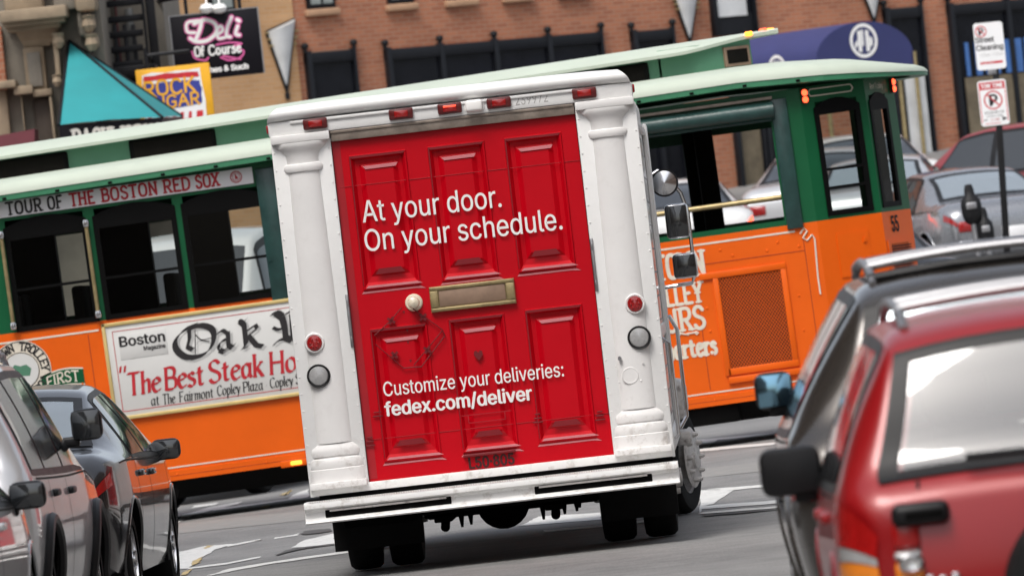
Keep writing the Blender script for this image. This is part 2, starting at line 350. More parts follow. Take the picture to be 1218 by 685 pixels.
# ---------------------------------------------------------------- the street
def asphalt():
    m = bpy.data.materials.new('worn asphalt'); m.use_nodes = True; t = m.node_tree; L = t.links.new; b = t.nodes['Principled BSDF']
    tc = t.nodes.new('ShaderNodeTexCoord'); N = []
    for s, d in ((.35, 4), (3, 6), (60, 2)):
        n = t.nodes.new('ShaderNodeTexNoise'); n.inputs['Scale'].default_value = s; n.inputs['Detail'].default_value = d; L(tc.outputs['Object'], n.inputs['Vector']); N.append(n)
    cr = t.nodes.new('ShaderNodeValToRGB'); e = cr.color_ramp.elements; e[0].position = .35; e[1].position = .68
    e[0].color = (.145, .144, .142, 1); e[1].color = (.245, .241, .235, 1)
    mx = t.nodes.new('ShaderNodeMixRGB'); mx.inputs[0].default_value = .45; L(N[0].outputs['Fac'], mx.inputs[1]); L(N[1].outputs['Fac'], mx.inputs[2]); L(mx.outputs[0], cr.inputs[0])
    m2 = t.nodes.new('ShaderNodeMixRGB'); m2.blend_type = 'OVERLAY'; m2.inputs[0].default_value = .55; L(cr.outputs[0], m2.inputs[1]); L(N[2].outputs['Fac'], m2.inputs[2])
    L(m2.outputs[0], b.inputs['Base Color']); b.inputs['Roughness'].default_value = .82
    bp = t.nodes.new('ShaderNodeBump'); bp.inputs['Strength'].default_value = .35; bp.inputs['Distance'].default_value = .01; L(N[2].outputs['Fac'], bp.inputs['Height']); L(bp.outputs[0], b.inputs['Normal'])
    return m
ys = [-40, -10, 5, 15, 25, 35, 40, 45, 50]+list(range(54, 100))+[104, 110, 120, 135, 150, 200, 320, 700]
xs = [-600, -120, -40, -18, -14, -11, -9, -7, -5, -3.5, -2, -1, 0, 1, 2, 3.5, 5, 7, 9, 11, 14, 18, 40, 120, 600]
def g2(x, y): return g(x, min(y, 150))
mb = MB(); mb.grid([[(x, y, g2(x, y)) for x in xs] for y in ys]); struct(mb.build('road', asphalt(), ang=80))
def worn(name, col, thr):
    m = mat(name, col, .7, var=.15, scale=12, dirt=((.2, .195, .19), 9, thr, .8)); return m
CWHITE = worn('worn white road paint', (.62, .62, .60), .56); CYEL = worn('worn yellow road paint', (.55, .40, .16), .45); CONC = mat('pale concrete band', (.24, .235, .225), .85, var=.15, scale=8)
TAR = mat('dark tar crack', (.075, .073, .072), .8)
Z1 = lambda r: (lambda a, b: (r[0]+a*r[2], r[1]+b*r[2]))
za, zb_, zc_ = Z1((200, 560, .1824)), Z1((600, 560, .2791)), Z1((600, 505, .2627))
def paint(name, polys, m, h=.004):
    mb = MB()
    for tr, pts in polys:
        P = []
        q = [tr(*p) for p in pts]
        for a, b in zip(q, q[1:]+q[:1]):
            for k in range(4): P.append((a[0]+(b[0]-a[0])*k/4, a[1]+(b[1]-a[1])*k/4))
        P = [G(*p) for p in P]; P = [Vector((p.x+random.uniform(-.015, .015), p.y+random.uniform(-.05, .05), p.z)) for p in P]; mb.poly([(p.x, p.y, p.z+h) for p in P])
    b = bmesh.new(); o = mb.build(name, m, fix=False); b.from_mesh(o.data); bmesh.ops.triangulate(b, faces=b.faces); b.to_mesh(o.data); b.free(); return struct(o)
I_ = lambda a, b: (a, b)
paint('concrete_crossing_band', [(I_, [(150, 629), (600, 583), (930, 547), (930, 558), (600, 594), (150, 641)])], CONC, .003)
paint('crosswalk_markings', [
 (za, [(35, 358), (105, 285), (260, 240), (480, 203), (470, 215), (290, 258), (160, 292)]), (za, [(280, 252), (470, 226), (700, 198), (790, 185), (830, 150), (920, 118), (920, 172), (800, 190), (640, 214), (460, 240), (280, 262)]),
 (za, [(150, 245), (170, 228), (325, 210), (310, 222)]), (za, [(60, 548), (70, 530), (250, 490), (420, 478), (320, 512), (230, 560), (120, 640), (60, 640)]),
 (za, [(380, 485), (600, 447), (610, 454), (390, 496)]), (za, [(690, 437), (820, 420), (850, 410), (850, 422), (700, 446)]), (za, [(810, 500), (900, 450), (1085, 408), (1085, 475), (900, 498)]),
 (za, [(120, 635), (400, 597), (610, 558), (610, 567), (400, 608), (120, 645)]), (za, [(260, 683), (400, 640), (700, 590), (1085, 535), (1400, 500), (1400, 510), (1085, 548), (700, 603), (420, 653), (290, 683)]),
 (zb_, [(60, 235), (110, 215), (150, 195), (400, 180), (415, 190), (415, 208), (130, 232)]), (zb_, [(160, 255), (415, 232), (700, 200), (700, 208), (415, 241), (170, 262)]),
 (zb_, [(835, 180), (825, 100), (835, 85), (980, 78), (900, 140), (850, 150)]), (zb_, [(830, 152), (1200, 123), (1200, 137), (835, 165)]), (zb_, [(830, 186), (840, 178), (1200, 148), (1200, 156)]), (zb_, [(860, 79), (1130, 58), (1130, 68), (960, 84)]),
 (zc_, [(870, 108), (850, 72), (1230, 39), (1230, 50), (970, 70), (920, 106)]), (zc_, [(870, 112), (1230, 81), (1230, 92), (880, 124)])], CWHITE, .005)
paint('yellow_line_remnants', [(za, [(735, 160), (790, 128), (815, 130), (770, 160)]), (za, [(240, 505), (260, 488), (290, 490), (250, 512)]), (za, [(150, 600), (230, 560), (200, 600), (150, 620)]), (za, [(90, 680), (110, 655), (160, 640), (120, 684)]), (za, [(600, 245), (650, 225), (665, 230), (640, 245)])], CYEL, .007)
paint('tar_cracks', [(za, [(700, 548), (780, 520), (900, 500), (1085, 480), (1085, 486), (900, 508), (790, 532), (720, 552)]), (za, [(860, 415), (900, 395), (1060, 380), (1060, 400), (900, 420)]), (zb_, [(840, 192), (1000, 178), (1200, 160), (1200, 164), (1000, 184), (845, 197)])], TAR, .009)

# ---------------------------------------------------------------- delivery truck with a front-door print on its back
tk = thing('delivery_truck', 'white box delivery truck with a big red panelled door and white columns across its back', 'truck',
           W(595, 666, 50.3), (0, -rad(.55), -rad(.95)))
TP = frame2((595, 666), 6.45, 187.)          # back of the truck, metres across and up
mb = MB()                                    # box body: walls, roof, floor
R = .12; prof = [(-1.15, .56)]
for k in range(7): a = math.pi-k*math.pi/12; prof.append((-1.15+R+R*math.cos(a), 2.82+R*math.sin(a)))
for k in range(7): a = math.pi/2-k*math.pi/12; prof.append((1.15-R+R*math.cos(a), 2.82+R*math.sin(a)))
prof.append((1.15, .56)); mb.prism(prof, .06, 4.75)
mb.build('body', WHITE, tk)
mb = MB(); mb.rbox(-1.13, 1.13, 4.75, 5.25, .56, 2.78, .12); mb.rbox(-1.02, 1.02, 5.25, 6.25, .50, 1.5, .15); mb.build('cab', WHITE, tk)
mb = MB(); mb.poly([(-1.0, 5.262, 1.62), (1.0, 5.262, 1.62), (1.0, 5.255, 2.55), (-1.0, 5.255, 2.55)]); mb.build('windscreen', DKGLASS, tk)
# roof cap and header across the back
mb = MB(); cap = [(.08, 2.925), (.0, 2.935), (-.035, 2.945), (-.052, 2.965), (-.05, 2.99), (-.035, 3.012), (-.005, 3.026), (.06, 3.03), (.5, 3.03), (1.2, 3.0), (1.25, 2.93)]
N = 14; rows = []
for y, z in cap:
    k = (z-2.925)/.105; hw = 1.165-.075*k**2.2; rows.append([(hw*(2*i/N-1), y, z-.012*abs(2*i/N-1)**6) for i in range(N+1)])
mb.grid(rows)
mb.poly([r[0] for r in rows]); mb.poly([r[-1] for r in rows]); mb.build('roof_cap', WHITE, tk, ang=50)
mb = MB(); mb.rbox(-1.162, 1.172, -.02, .1, 2.835, 2.928, .012); mb.rbox(-1.02, .93, -.034, 0, 2.905, 2.925, .007); mb.build('header', WHITE, tk)
mb = MB(); mb.rbox(-.77, .79, -.005, .06, 2.765, 2.835, .006); mb.rbox(-.775, .785, -.014, .0, 2.815, 2.835, .006); mb.build('header_trim', DIRTYAL, tk)
for x, lit in ((-.858, 0), (-.308, 0), (.004, 1), (.319, 0), (.866, 0)):
    mb = MB(); mb.rbox(x-.078, x+.078, -.05, -.018, 2.855, 2.925, .012); o = mb.build('clearance_lamp', LENSDK, tk)
    mb = MB(); mb.rbox(x-.044, x+.046, -.058, -.045, 2.868, 2.912, .008); mb.build('lens', LENSRED, o)
    if lit:
        mb = MB(); mb.rbox(x-.04, x+.042, -.0595, -.057, 2.898, 2.909, .003); mb.build('glow_strip', mat('lamp glow strip', (.9, .1, .05), .3, emit=(1, .08, .04), es=1.0), o)
mb = MB(); mb.rbox(.105, .215, -.075, -.018, 2.852, 2.928, .018, seg=3); mb.rbox(.095, .225, -.025, -.018, 2.86, 2.91, .004); mb.build('camera_housing', PAINTW, tk)
text('239972', .425, .632, 2.862, .062, -.0215, GREYINK, tk)
for x in (-1.166, 1.172):
    mb = MB(); mb.rbox(x-.012, x+.014, .05, .12, 2.86, 2.915, .008); mb.build('side_marker', LENSRED, tk)
# columns
for sx, xa, xb in ((-1, -1.156, -.775), (1, .795, 1.182)):
    mb = MB(); mb.rbox(xa, xb, .0, .07, .53, 2.80, .006); mb.build('corner_post', WHITE, tk)
    cx = (-.965 if sx < 0 else .985); mb = MB()
    h = [(.118, .86), (.118, 1.6), (.112, 2.2), (.106, 2.60)]
    def half(profile, cy=.02, flat=.5, n=16):
        rows = []
        for r, z in profile: rows.append([(cx+r*math.cos(math.pi+math.pi*i/n), cy+r*flat*math.sin(math.pi+math.pi*i/n), z) for i in range(n+1)])
        mb.grid(rows)
    half(h); half([(.106, 2.595), (.125, 2.60), (.133, 2.615), (.133, 2.632), (.125, 2.645), (.108, 2.65)])
    half([(.108, 2.65), (.112, 2.70), (.135, 2.735), (.165, 2.755), (.172, 2.775), (.172, 2.785)])
    half([(.118, .86), (.128, .85), (.155, .83), (.165, .805), (.158, .78), (.140, .772), (.165, .76), (.178, .735), (.175, .705), (.172, .70), (.182, .695), (.182, .60)], flat=.42)
    mb.rbox(cx-.188, cx+.188, -.045, .01, 2.785, 2.838, .006); mb.rbox(cx-.183, cx+.183, -.105, .01, .575, .615, .006)
    mb.build('column', WHITE2, tk, ang=30)
    mb = MB()
    for z in np.arange(.75, 2.75, .11):
        for x in (xa+.016, xb-.014): mb.lathe([(.0065, 0), (.005, -.003), (0, -.0045)], (x, -.0, z), (0, 1, 0), n=8)
    mb.build('rivets', WHITE2, tk)
    zt = 1.505 if sx < 0 else 1.524; zr = 1.294 if sx < 0 else 1.308; xl = -1.019 if sx < 0 else 1.036
    ycol = -.052
    mb = MB(); mb.lathe([(.0, 0), (.066, 0), (.066, -.02), (.058, -.028), (.05, -.025)], (xl, ycol+.03, zt), (0, 1, 0), n=26); o = mb.build('tail_lamp', WHITE2, tk)
    mb = MB(); mb.lathe([(.051, -.022), (.046, -.034), (.025, -.04), (0, -.041)], (xl, ycol+.03, zt), (0, 1, 0), n=24)
    for k in range(6):
        a = k*math.pi/3; mb.lathe([(.010, -.036), (.006, -.043), (0, -.044)], (xl+.026*math.cos(a), ycol+.03, zt+.026*math.sin(a)), (0, 1, 0), n=8)
    mb.build('lens', LENSRED, o)
    mb = MB(); mb.lathe([(.0, 0), (.076, 0), (.076, -.02), (.071, -.03), (.062, -.026)], (xl+.003, ycol+.03, zr), (0, 1, 0), n=26); o = mb.build('reversing_lamp', BLACK, tk)
    mb = MB(); mb.lathe([(.064, -.022), (.056, -.036), (.03, -.043), (0, -.045)], (xl+.003, ycol+.03, zr), (0, 1, 0), n=24); mb.build('lens', LENSCLR, o)
mb = MB(); mb.lathe([(.055, -.0), (.052, -.003), (.046, -.003), (.044, -.0015), (0, -.0015)], (.955, -.0385, 1.075), (0, 1, 0), n=24)
for a, b in ((-.085, .06), (.09, .06), (-.075, -.045), (.065, -.05)): mb.lathe([(.007, 0), (.005, -.005), (0, -.006)], (.955+a, -.035, 1.085+b), (0, 1, 0), n=8)
mb.build('blanked_fitting', WHITE2, tk)
mb = MB(); mb.prism([(.888, 1.185), (.902, 1.17), (.913, 1.19), (.905, 1.205), (.893, 1.203)], -.048, -.03); mb.build('latch_hook', STEEL, tk)
# the red roller door
DL, DR, DB, DT = -.775, .795, .585, 2.77
def panel_door():
    mb = MB(); Y = .03
    wins = [(-.675, -.305, 1.80, 2.665), (-.17, .197, 1.80, 2.665), (.322, .69, 1.80, 2.665), (-.665, -.295, .70, 1.555), (-.16, .2, .70, 1.56), (.33, .70, .71, 1.565)]
    X = sorted({DL, DR, *[w[0] for w in wins], *[w[1] for w in wins]}); Zs = sorted({DB, DT, *[w[2] for w in wins], *[w[3] for w in wins]})
    for i in range(len(X)-1):
        for j in range(len(Zs)-1):
            cx, cz = (X[i]+X[i+1])/2, (Zs[j]+Zs[j+1])/2
            if not any(w[0] < cx < w[1] and w[2] < cz < w[3] for w in wins):
                mb.poly([(X[i], Y, Zs[j]), (X[i+1], Y, Zs[j]), (X[i+1], Y, Zs[j+1]), (X[i], Y, Zs[j+1])])
    for x0, x1, z0, z1 in wins:
        ring = lambda o, y, e=0: [(x0+o, y, z0+o+e), (x1-o, y, z0+o+e), (x1-o, y, z1-o), (x0+o, y, z1-o)]
        rs = [ring(0, Y), ring(.004, Y-.012), ring(.014, Y-.014), ring(.034, Y+.016, .012), ring(.062, Y+.020, .022), ring(.092, Y+.0, .03), ring(.096, Y-.001, .03)]
        for a, b in zip(rs, rs[1:]):
            for k in range(4): mb.poly([a[k], a[(k+1) % 4], b[(k+1) % 4], b[k]])
        mb.poly(rs[-1])
    for a, b in (((DL, DB), (DL, DT)), ((DR, DB), (DR, DT)), ((DL, DB), (DR, DB)), ((DL, DT), (DR, DT))):
        mb.poly([(a[0], Y, a[1]), (b[0], Y, b[1]), (b[0], Y+.05, b[1]), (a[0], Y+.05, a[1])])
    return mb.build('roller_door', RED, tk, ang=15, fix=False)
door = panel_door()
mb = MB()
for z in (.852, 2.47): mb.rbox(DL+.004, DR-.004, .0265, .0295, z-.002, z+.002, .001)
mb.box(DL+.0, DL+.055, .028, .0292, DB+.02, DT); mb.build('door_seams_and_shade', mat('red seam and edge shade', (.36, .001, .008), .5), door)  # roller seams, plus a painted band of shade down the left edge
mb = MB(); mb.box(DL-.012, DL+.003, .012, .06, DB, DT); mb.box(DR-.004, DR+.008, .012, .06, DB+.25, DT); mb.build('door_edge_gap', BLACK, tk)  # black strips stand for the dark gap at each door edge
mb = MB()
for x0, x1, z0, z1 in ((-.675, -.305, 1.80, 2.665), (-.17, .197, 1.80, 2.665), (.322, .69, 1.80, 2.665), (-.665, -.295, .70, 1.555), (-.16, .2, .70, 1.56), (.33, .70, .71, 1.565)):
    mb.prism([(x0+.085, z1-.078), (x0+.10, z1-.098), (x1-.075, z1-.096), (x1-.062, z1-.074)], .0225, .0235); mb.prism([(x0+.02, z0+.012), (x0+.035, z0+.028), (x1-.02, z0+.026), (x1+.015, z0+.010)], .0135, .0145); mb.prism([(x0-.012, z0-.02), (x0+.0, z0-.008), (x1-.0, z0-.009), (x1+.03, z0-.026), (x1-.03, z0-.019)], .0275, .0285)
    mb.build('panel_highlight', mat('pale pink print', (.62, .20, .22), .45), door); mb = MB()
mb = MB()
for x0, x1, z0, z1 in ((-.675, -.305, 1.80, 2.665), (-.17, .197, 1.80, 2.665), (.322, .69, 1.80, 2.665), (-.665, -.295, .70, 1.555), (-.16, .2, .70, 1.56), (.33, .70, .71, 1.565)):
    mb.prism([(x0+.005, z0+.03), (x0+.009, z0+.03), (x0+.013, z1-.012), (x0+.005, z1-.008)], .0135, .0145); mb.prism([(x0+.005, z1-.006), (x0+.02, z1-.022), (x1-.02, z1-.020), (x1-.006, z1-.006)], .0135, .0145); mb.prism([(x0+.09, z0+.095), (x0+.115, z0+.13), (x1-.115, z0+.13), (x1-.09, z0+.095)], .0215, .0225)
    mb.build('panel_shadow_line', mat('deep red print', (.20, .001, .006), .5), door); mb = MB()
for x, z in ((DL-.006, 1.62), (DR+.012, 1.80)):
    mb = MB(); mb.rbox(x-.012, x+.008, -.012, .01, z-.17, z+.17, .006); mb.rbox(x-.008, x+.004, -.02, -.01, z-.14, z-.1, .003); mb.rbox(x-.008, x+.004, -.02, -.01, z+.1, z+.14, .003); mb.build('door_latch', STEEL, tk)
text('At your door.', -.627, .262, 2.232, .137, .0125, PAINTW, door, bold=.0012)
text('On your schedule.', -.630, .632, 2.047, .137, .0125, PAINTW, door, bold=.0012)
text('Customize your deliveries:', -.618, .535, 1.118, .090, .0125, PAINTW, door, bold=.001)
text('fedex.com/deliver', -.622, .317, .992, .087, .0125, PAINTW, door, bold=.0042)
# mail slot, knob, latch print, number plate
mb = MB(); mb.prism([(-.258, 1.613), (.286, 1.613), (.286, 1.775), (-.258, 1.775)], .012, .03)
sl = mb.build('mail_slot', BRASS, door)
mb = MB()
for a, b in (((-.258, 1.613, .286, 1.640)), (( -.258, 1.748, .286, 1.775))), : pass
for x0, x1, z0, z1 in ((-.258, .286, 1.613, 1.639), (-.258, .286, 1.749, 1.775), (-.258, -.203, 1.639, 1.749), (.228, .286, 1.639, 1.749)): mb.rbox(x0+.001, x1-.001, -.004, .014, z0+.001, z1-.001, .006)
mb.build('slot_frame', BRASS, sl)
mb = MB(); mb.rbox(-.2, .225, .004, .013, 1.642, 1.746, .005); mb.build('slot_flap', BRASSIN, sl)
mb = MB(); mb.lathe([(.056, 0), (.056, -.008), (.05, -.016), (.03, -.02), (.026, -.03), (.03, -.045), (.038, -.06), (.034, -.078), (.02, -.088), (0, -.091)], (-.363, .03, 1.690), (0, 1, 0), n=26); mb.build('door_knob', CREAM, door)
mb = MB()
dm = [(477.6, 365.5), (463, 382.5), (445, 399), (446, 409), (480, 437.7), (491, 436.5), (501, 436), (529, 399), (526, 391.7), (491, 367)]
def rod(a, b, r=.0035, y=.012): mb.tube([(TP(*a)[0], y, TP(*a)[1]), (TP(*b)[0], y, TP(*b)[1])], r, 6)
for a, b in ((dm[0], dm[1]), (dm[1], dm[2]), (dm[3], dm[4]), (dm[4], dm[5]), (dm[5], dm[6]), (dm[6], dm[7]), (dm[7], dm[8]), (dm[8], dm[9]), ((526, 393), (492, 434))): rod(a, b)
for c, ang in (((465, 381), -35), ((503, 377), 40), ((469, 422), 40), ((508, 416), -40)):
    x, z = TP(*c); ca, sa = math.cos(rad(ang)), math.sin(rad(ang))
    for u0, u1, v0, v1 in ((-.028, .028, -.008, .008), (-.009, .009, -.026, .026)):
        mb.prism([(x+u*ca-v*sa, z+u*sa+v*ca) for u, v in ((u0, v0), (u1, v0), (u1, v1), (u0, v1))], .004, .014)
mb.build('lock_rods', DKRED, door)
mb = MB(); hx, hz = TP(569, 422); mb.prism([(hx, hz-.035), (hx+.028, hz), (hx+.026, hz+.024), (hx+.012, hz+.03), (hx, hz+.016), (hx-.012, hz+.03), (hx-.026, hz+.024), (hx-.028, hz)], .008, .014)
for c in ((480, 371), (484, 393), (485, 407), (488, 429)):
    mb.build('painted_heart' if c[1] == 371 else 'screw', DKRED, door); x, z = TP(*c); mb = MB(); mb.prism([(x-.008, z+.008), (x, z-.012), (x+.008, z+.008)], .0265, .0285)
mb.build('screw', DKRED, door)
mb = MB(); x, z = TP(579, 497)
for u0, u1, v0, v1 in ((-.16, .16, .028, .034), (-.12, -.114, -.02, .028), (.114, .12, -.02, .028), (-.12, .12, -.022, -.016)): mb.box(x+u0, x+u1, .0185, .0195, z+v0, z+v1)
mb.build('slot_outline', mat('shaded red print', (.36, .002, .01), .5), door)
mb = MB()
for c, n_ in (((640, 497), 3), ((449, 490), 2), ((440, 525), 3), ((714, 494), 3)):
    x, z = TP(*c)
    for k in range(n_): mb.rbox(x-.035+.008*k, x+.03-.006*k, .014, .022, z-.03+.026*k, z-.022+.026*k, .003)
mb.build('door_hinges', DKRED, door)
mb = MB(); mb.rbox(-.16, .175, .0, .03, .675, .690, .004); mb.build('plate_shield', DKRED, door)
text('L50·805', -.128, .158, .600, .068, .0255, mat('black red plate print', (.05, .001, .002), .6), door, bold=.004)
text('COMMERCIAL', -.075, .10, .588, .010, .026, DKRED, door)
# sill, step bumper
mb = MB(); mb.rbox(-1.14, 1.17, -.03, .06, .535, .588, .006); mb.build('sill', WHITE, tk)
mb = MB(); mb.box(-1.10, 1.165, -.01, .1, .505, .535); mb.build('step_gap', DEEPBLK, tk)
bz = [(-.30, .485), (-.30, .465), (-.285, .455), (-.27, .452), (-.262, .44), (-.262, .405), (-.275, .39), (-.30, .384), (-.305, .375), (-.298, .366), (-.2, .366), (-.0, .37), (.0, .505), (-.28, .505), (-.295, .498)]
mb = MB(); mb.faces([(-1.187, y, z) for y, z in bz]+[(1.195, y, z) for y, z in bz],
         [tuple(range(len(bz))), tuple(range(2*len(bz)-1, len(bz)-1, -1))]+[(i, (i+1) % len(bz), len(bz)+(i+1) % len(bz), len(bz)+i) for i in range(len(bz))])
bump_ = mb.build('bumper', WHITE, tk, ang=25)
mb = MB(); random.seed(4)
for k in range(150):
    x = -1.15+2.3*k/150; h = .006+.006*random.random(); mb.box(x, x+.008, -.299, -.285, .504, .505+h*.6)
mb.build('tread_teeth', GRIMY, bump_)
for x0, x1 in ((-1.06, -.255), (.275, 1.025)):
    mb = MB(); mb.rbox(x0, x1, -.268, -.20, .392, .452, .006); mb.build('step_recess', DEEPBLK, bump_)
    mb = MB(); mb.rbox(x0+.03, x1-.03, -.285, -.262, .436, .449, .003); mb.build('step_lip', GRIMY, bump_)
# right-hand side: rails, sheets, door, grab bars
mb = MB(); mb.rbox(1.15, 1.176, .12, 4.7, 2.66, 2.70, .005); mb.rbox(1.15, 1.185, .12, 4.9, .56, .68, .012); mb.rbox(1.15, 1.165, .1, 4.7, 1.28, 1.36, .005); mb.build('rub_rails', WHITE, tk)
mb = MB()
for y in np.arange(.3, 4.7, .22):
    for z in np.arange(.75, 2.65, .16): mb.lathe([(.007, 0), (.005, .003), (0, .004)], (1.1505, y, z), (1, 0, 0), n=6)
mb.build('side_rivets', STEEL, tk)
mb = MB(); mb.rbox(1.15, 1.19, 4.55, 4.72, .62, 2.74, .02); mb.rbox(1.15, 1.185, 4.74, 4.79, .62, 2.70, .01); mb.build('door_track', WHITE, tk)
mb = MB(); mb.poly([(1.1515, .3, .74), (1.1515, 4.5, .74), (1.1515, 4.5, 2.62), (1.1515, .3, 2.62)]); mb.build('side_panel', CHROME, tk)
mb = MB(); mb.rbox(1.13, 1.145, 4.85, 5.2, 1.55, 2.55, .004); mb.build('cab_side_window', DKGLASS, tk)
mb = MB(); mb.tube([(1.16, .3, .62), (1.215, .3, .66), (1.215, .3, 1.25), (1.16, .3, 1.3)], .012); mb.build('grab_bar', CHROME, tk); mb = MB(); mb.tube([(1.19, 4.2, .62), (1.245, 4.25, .70), (1.245, 4.25, 1.3), (1.2, 4.2, 1.4)], .014); mb.build('grab_bar', CHROME, tk)
mb = MB(); mb.rbox(1.15, 1.26, 4.2, 4.9, .50, .60, .02); mb.rbox(1.10, 1.25, 4.9, 5.9, .66, .95, .12, seg=3); mb.build('front_fender', GRIMY, tk)
def tyre(cx, cy, r, w, parent, name='wheel', rimm=None, outer=1, lugs=True, turn=0):
    mb = MB(); h = w/2; x = cx
    pr = [(r*.62, -h*.9), (r*.80, -h), (r*.93, -h*.95), (r*.985, -h*.75), (r, -h*.5), (r, h*.5), (r*.985, h*.75), (r*.93, h*.95), (r*.80, h), (r*.62, h*.9)]
    mb.lathe(pr, (0, 0, 0), (1, 0, 0), n=32); o = mb.build(name, RUBBER, parent); o.location = (cx, cy, r); o.rotation_euler = (0, 0, turn)
    mb = MB(); e = outer
    mb.lathe([(r*.64, e*h*.85), (r*.60, e*h*.75), (r*.55, e*h*.2), (r*.35, e*h*.3), (r*.32, e*h*.9), (r*.18, e*h*1.05), (r*.16, e*h*1.5), (0, e*h*1.55)], (0, 0, 0), (1, 0, 0), n=24)
    if lugs:
        for k in range(8):
            a = k*math.pi/4+.2; c = Vector((e*h*.9, r*.26*math.cos(a), r*.26*math.sin(a))); mb.cyl(c, c+Vector((e*.05, 0, 0)), .018, .012, 8)
    mb.build('rim', rimm or GRIMY, o); return o
for x, e in ((-.90, -1), (-.63, 1), (.76, -1), (1.03, 1)): tyre(x, 1.15, .37, .22, tk, outer=e)
mb = MB(); e = 1
fw = tyre(1.10, 5.25, .37, .24, tk, turn=-rad(14)); tyre(-1.05, 5.25, .37, .22, tk, outer=-1, turn=-rad(14))
mb = MB(); mb.lathe([(.0, .12), (.20, .13), (.215, .145), (.20, .155), (0, .16)], (0, 0, .02), (1, 0, 0), n=24)
for k in range(10):
    a = k*math.pi/5; c = Vector((.155, .165*math.cos(a), .02+.165*math.sin(a))); mb.cyl(c, c+Vector((.028, 0, 0)), .022, .015, 8); mb.lathe([(.015, .028), (.01, .038), (0, .041)], c, (1, 0, 0), n=8)
mb.build('hub_cover', GRIMY, fw)
for xa, xb in ((-1.07, -.49), (.66, 1.16)):
    mb = MB(); mb.rbox(xa, xb, .60, .625, .15, .50, .004); mb.build('mud_flap', RUBBER, tk)
mb = MB(); mb.lathe([(0, -.2), (.10, -.17), (.165, -.07), (.175, 0), (.165, .07), (.10, .17), (0, .2)], (.02, 1.15, .335), (0, 1, 0), n=22)
mb.cyl((-1.0, 1.15, .37), (1.1, 1.15, .37), .065); mb.box(-.55, -.42, .1, 4.8, .36, .56); mb.box(.45, .58, .1, 4.8, .36, .56); mb.box(-1.1, 1.1, .1, 4.7, .50, .57); mb.rbox(-.5, .66, 1.0, 1.3, .275, .5, .04); mb.rbox(-.5, .66, 3.0, 3.3, .30, .5, .04)
mb.rbox(-.98, -.5, .15, .35, .30, .5, .03); mb.rbox(.2, .62, 2.2, 3.4, .27, .5, .06); mb.rbox(-.5, .55, .2, .3, .33, .46, .02)
for x, z in ((-.25, .21), (-.19, .22), (.28, .20), (.42, .22), (.50, .23), (.52, .25)): mb.cyl((x, .9, .36), (x, .9, z), .03, .008, 8)
for x in (-.36, .36): mb.cyl((x, .9, .22), (x, 1.4, .34), .03); mb.rbox(x-.06, x+.06, .7, 1.6, .26, .30, .01)
mb.build('chassis', DEEPBLK, tk)
# driver mirrors on the right: round one over two flat ones on a bent bar
o = MB(); o.tube([(1.10, 4.95, 2.35), (1.23, 4.95, 2.41), (1.26, 4.95, 2.39), (1.37, 4.95, 2.24), (1.405, 4.95, 2.10), (1.405, 4.95, 1.66), (1.38, 4.95, 1.605), (1.10, 4.95, 1.59)], .014); o.tube([(1.20, 4.95, 2.40), (1.20, 4.95, 2.32), (1.26, 4.95, 2.30)], .01)
arm = o.build('mirror_arm', CHROME, tk)
mb = MB(); mb.lathe([(0, .05), (.075, .04), (.098, .0), (.098, -.015), (.086, -.015)], (1.265, 4.93, 2.32), (0, 1, 0), n=24); rm = mb.build('round_mirror', BLACK, arm)
mb = MB(); mb.lathe([(.088, -.012), (.05, -.024), (0, -.03)], (1.265, 4.93, 2.32), (0, 1, 0), n=24); mb.build('mirror_glass', CHROME, rm)
for x, z, hw, hh in ((1.325, 2.045, .082, .122), (1.345, 1.73, .085, .088)):
    mb = MB(); mb.rbox(x-hw, x+hw, 4.90, 4.96, z-hh, z+hh, .03, seg=3); m_ = mb.build('flat_mirror', CHROME, arm)
    mb = MB(); mb.rbox(x-hw+.012, x+hw-.012, 4.896, 4.902, z-hh+.012, z+hh-.012, .003); mb.build('mirror_glass', DKGLASS, m_)

# ---------------------------------------------------------------- orange and green tour trolley crossing behind
tr = thing('tour_trolley', 'orange and green sightseeing trolley bus crossing the street behind the white truck', 'trolley bus', W(205, 622, 68.1), (0, -rad(2.0), 0))
B_ = frame2((205, 622), 7.9, 138.)
XF, XR = -4.6, 6.70                          # front and rear ends, near side at y = 0, width 2.4
def outline(o=0, xf=XF, xr=XR, rear=True):   # plan, anticlockwise from the far front corner
    return [(xf+.5+o, 2.4-o), (xf+o, 1.9-o*.4), (xf+o, .5+o*.4), (xf+.5+o*.4, o), (5.86-o*.4, o), (6.43-o*.8, .22+o), (xr-o, .75+o*.4), (xr-o, 1.65-o*.4), (6.43-o*.8, 2.18-o), (5.86-o*.4, 2.4-o)]
def shell(mb, o0, z0, o1, z1, mi=0, segs=None):
    a, b = outline(o0), outline(o1); n = len(a)
    for i in range(n):
        if segs and i not in segs: continue
        j = (i+1) % n; mb.poly([(*a[i], z0), (*a[j], z0), (*b[j], z1), (*b[i], z1)], mi)
def wall_holes(mb, x0, x1, z0, z1, holes, P, mi=0):
    X = sorted({x0, x1, *[h[0] for h in holes], *[h[1] for h in holes]}); Zs = sorted({z0, z1, *[h[2] for h in holes], *[h[3] for h in holes]})
    for a, b in zip(X, X[1:]):
        for c, d in zip(Zs, Zs[1:]):
            m_ = ((a+b)/2, (c+d)/2)
            if not any(h[0] < m_[0] < h[1] and h[2] < m_[1] < h[3] for h in holes): mb.poly([P(a, c), P(b, c), P(b, d), P(a, d)], mi)
mb = MB(); shell(mb, 0, .36, 0, 1.812); mb.poly([(*p, .362) for p in outline(0)]); shell(mb, -.012, .36, -.012, .445); shell(mb, -.012, .445, .0, .447); mb.build('lower_body', ORANGE, tr, ang=25, fix=False)
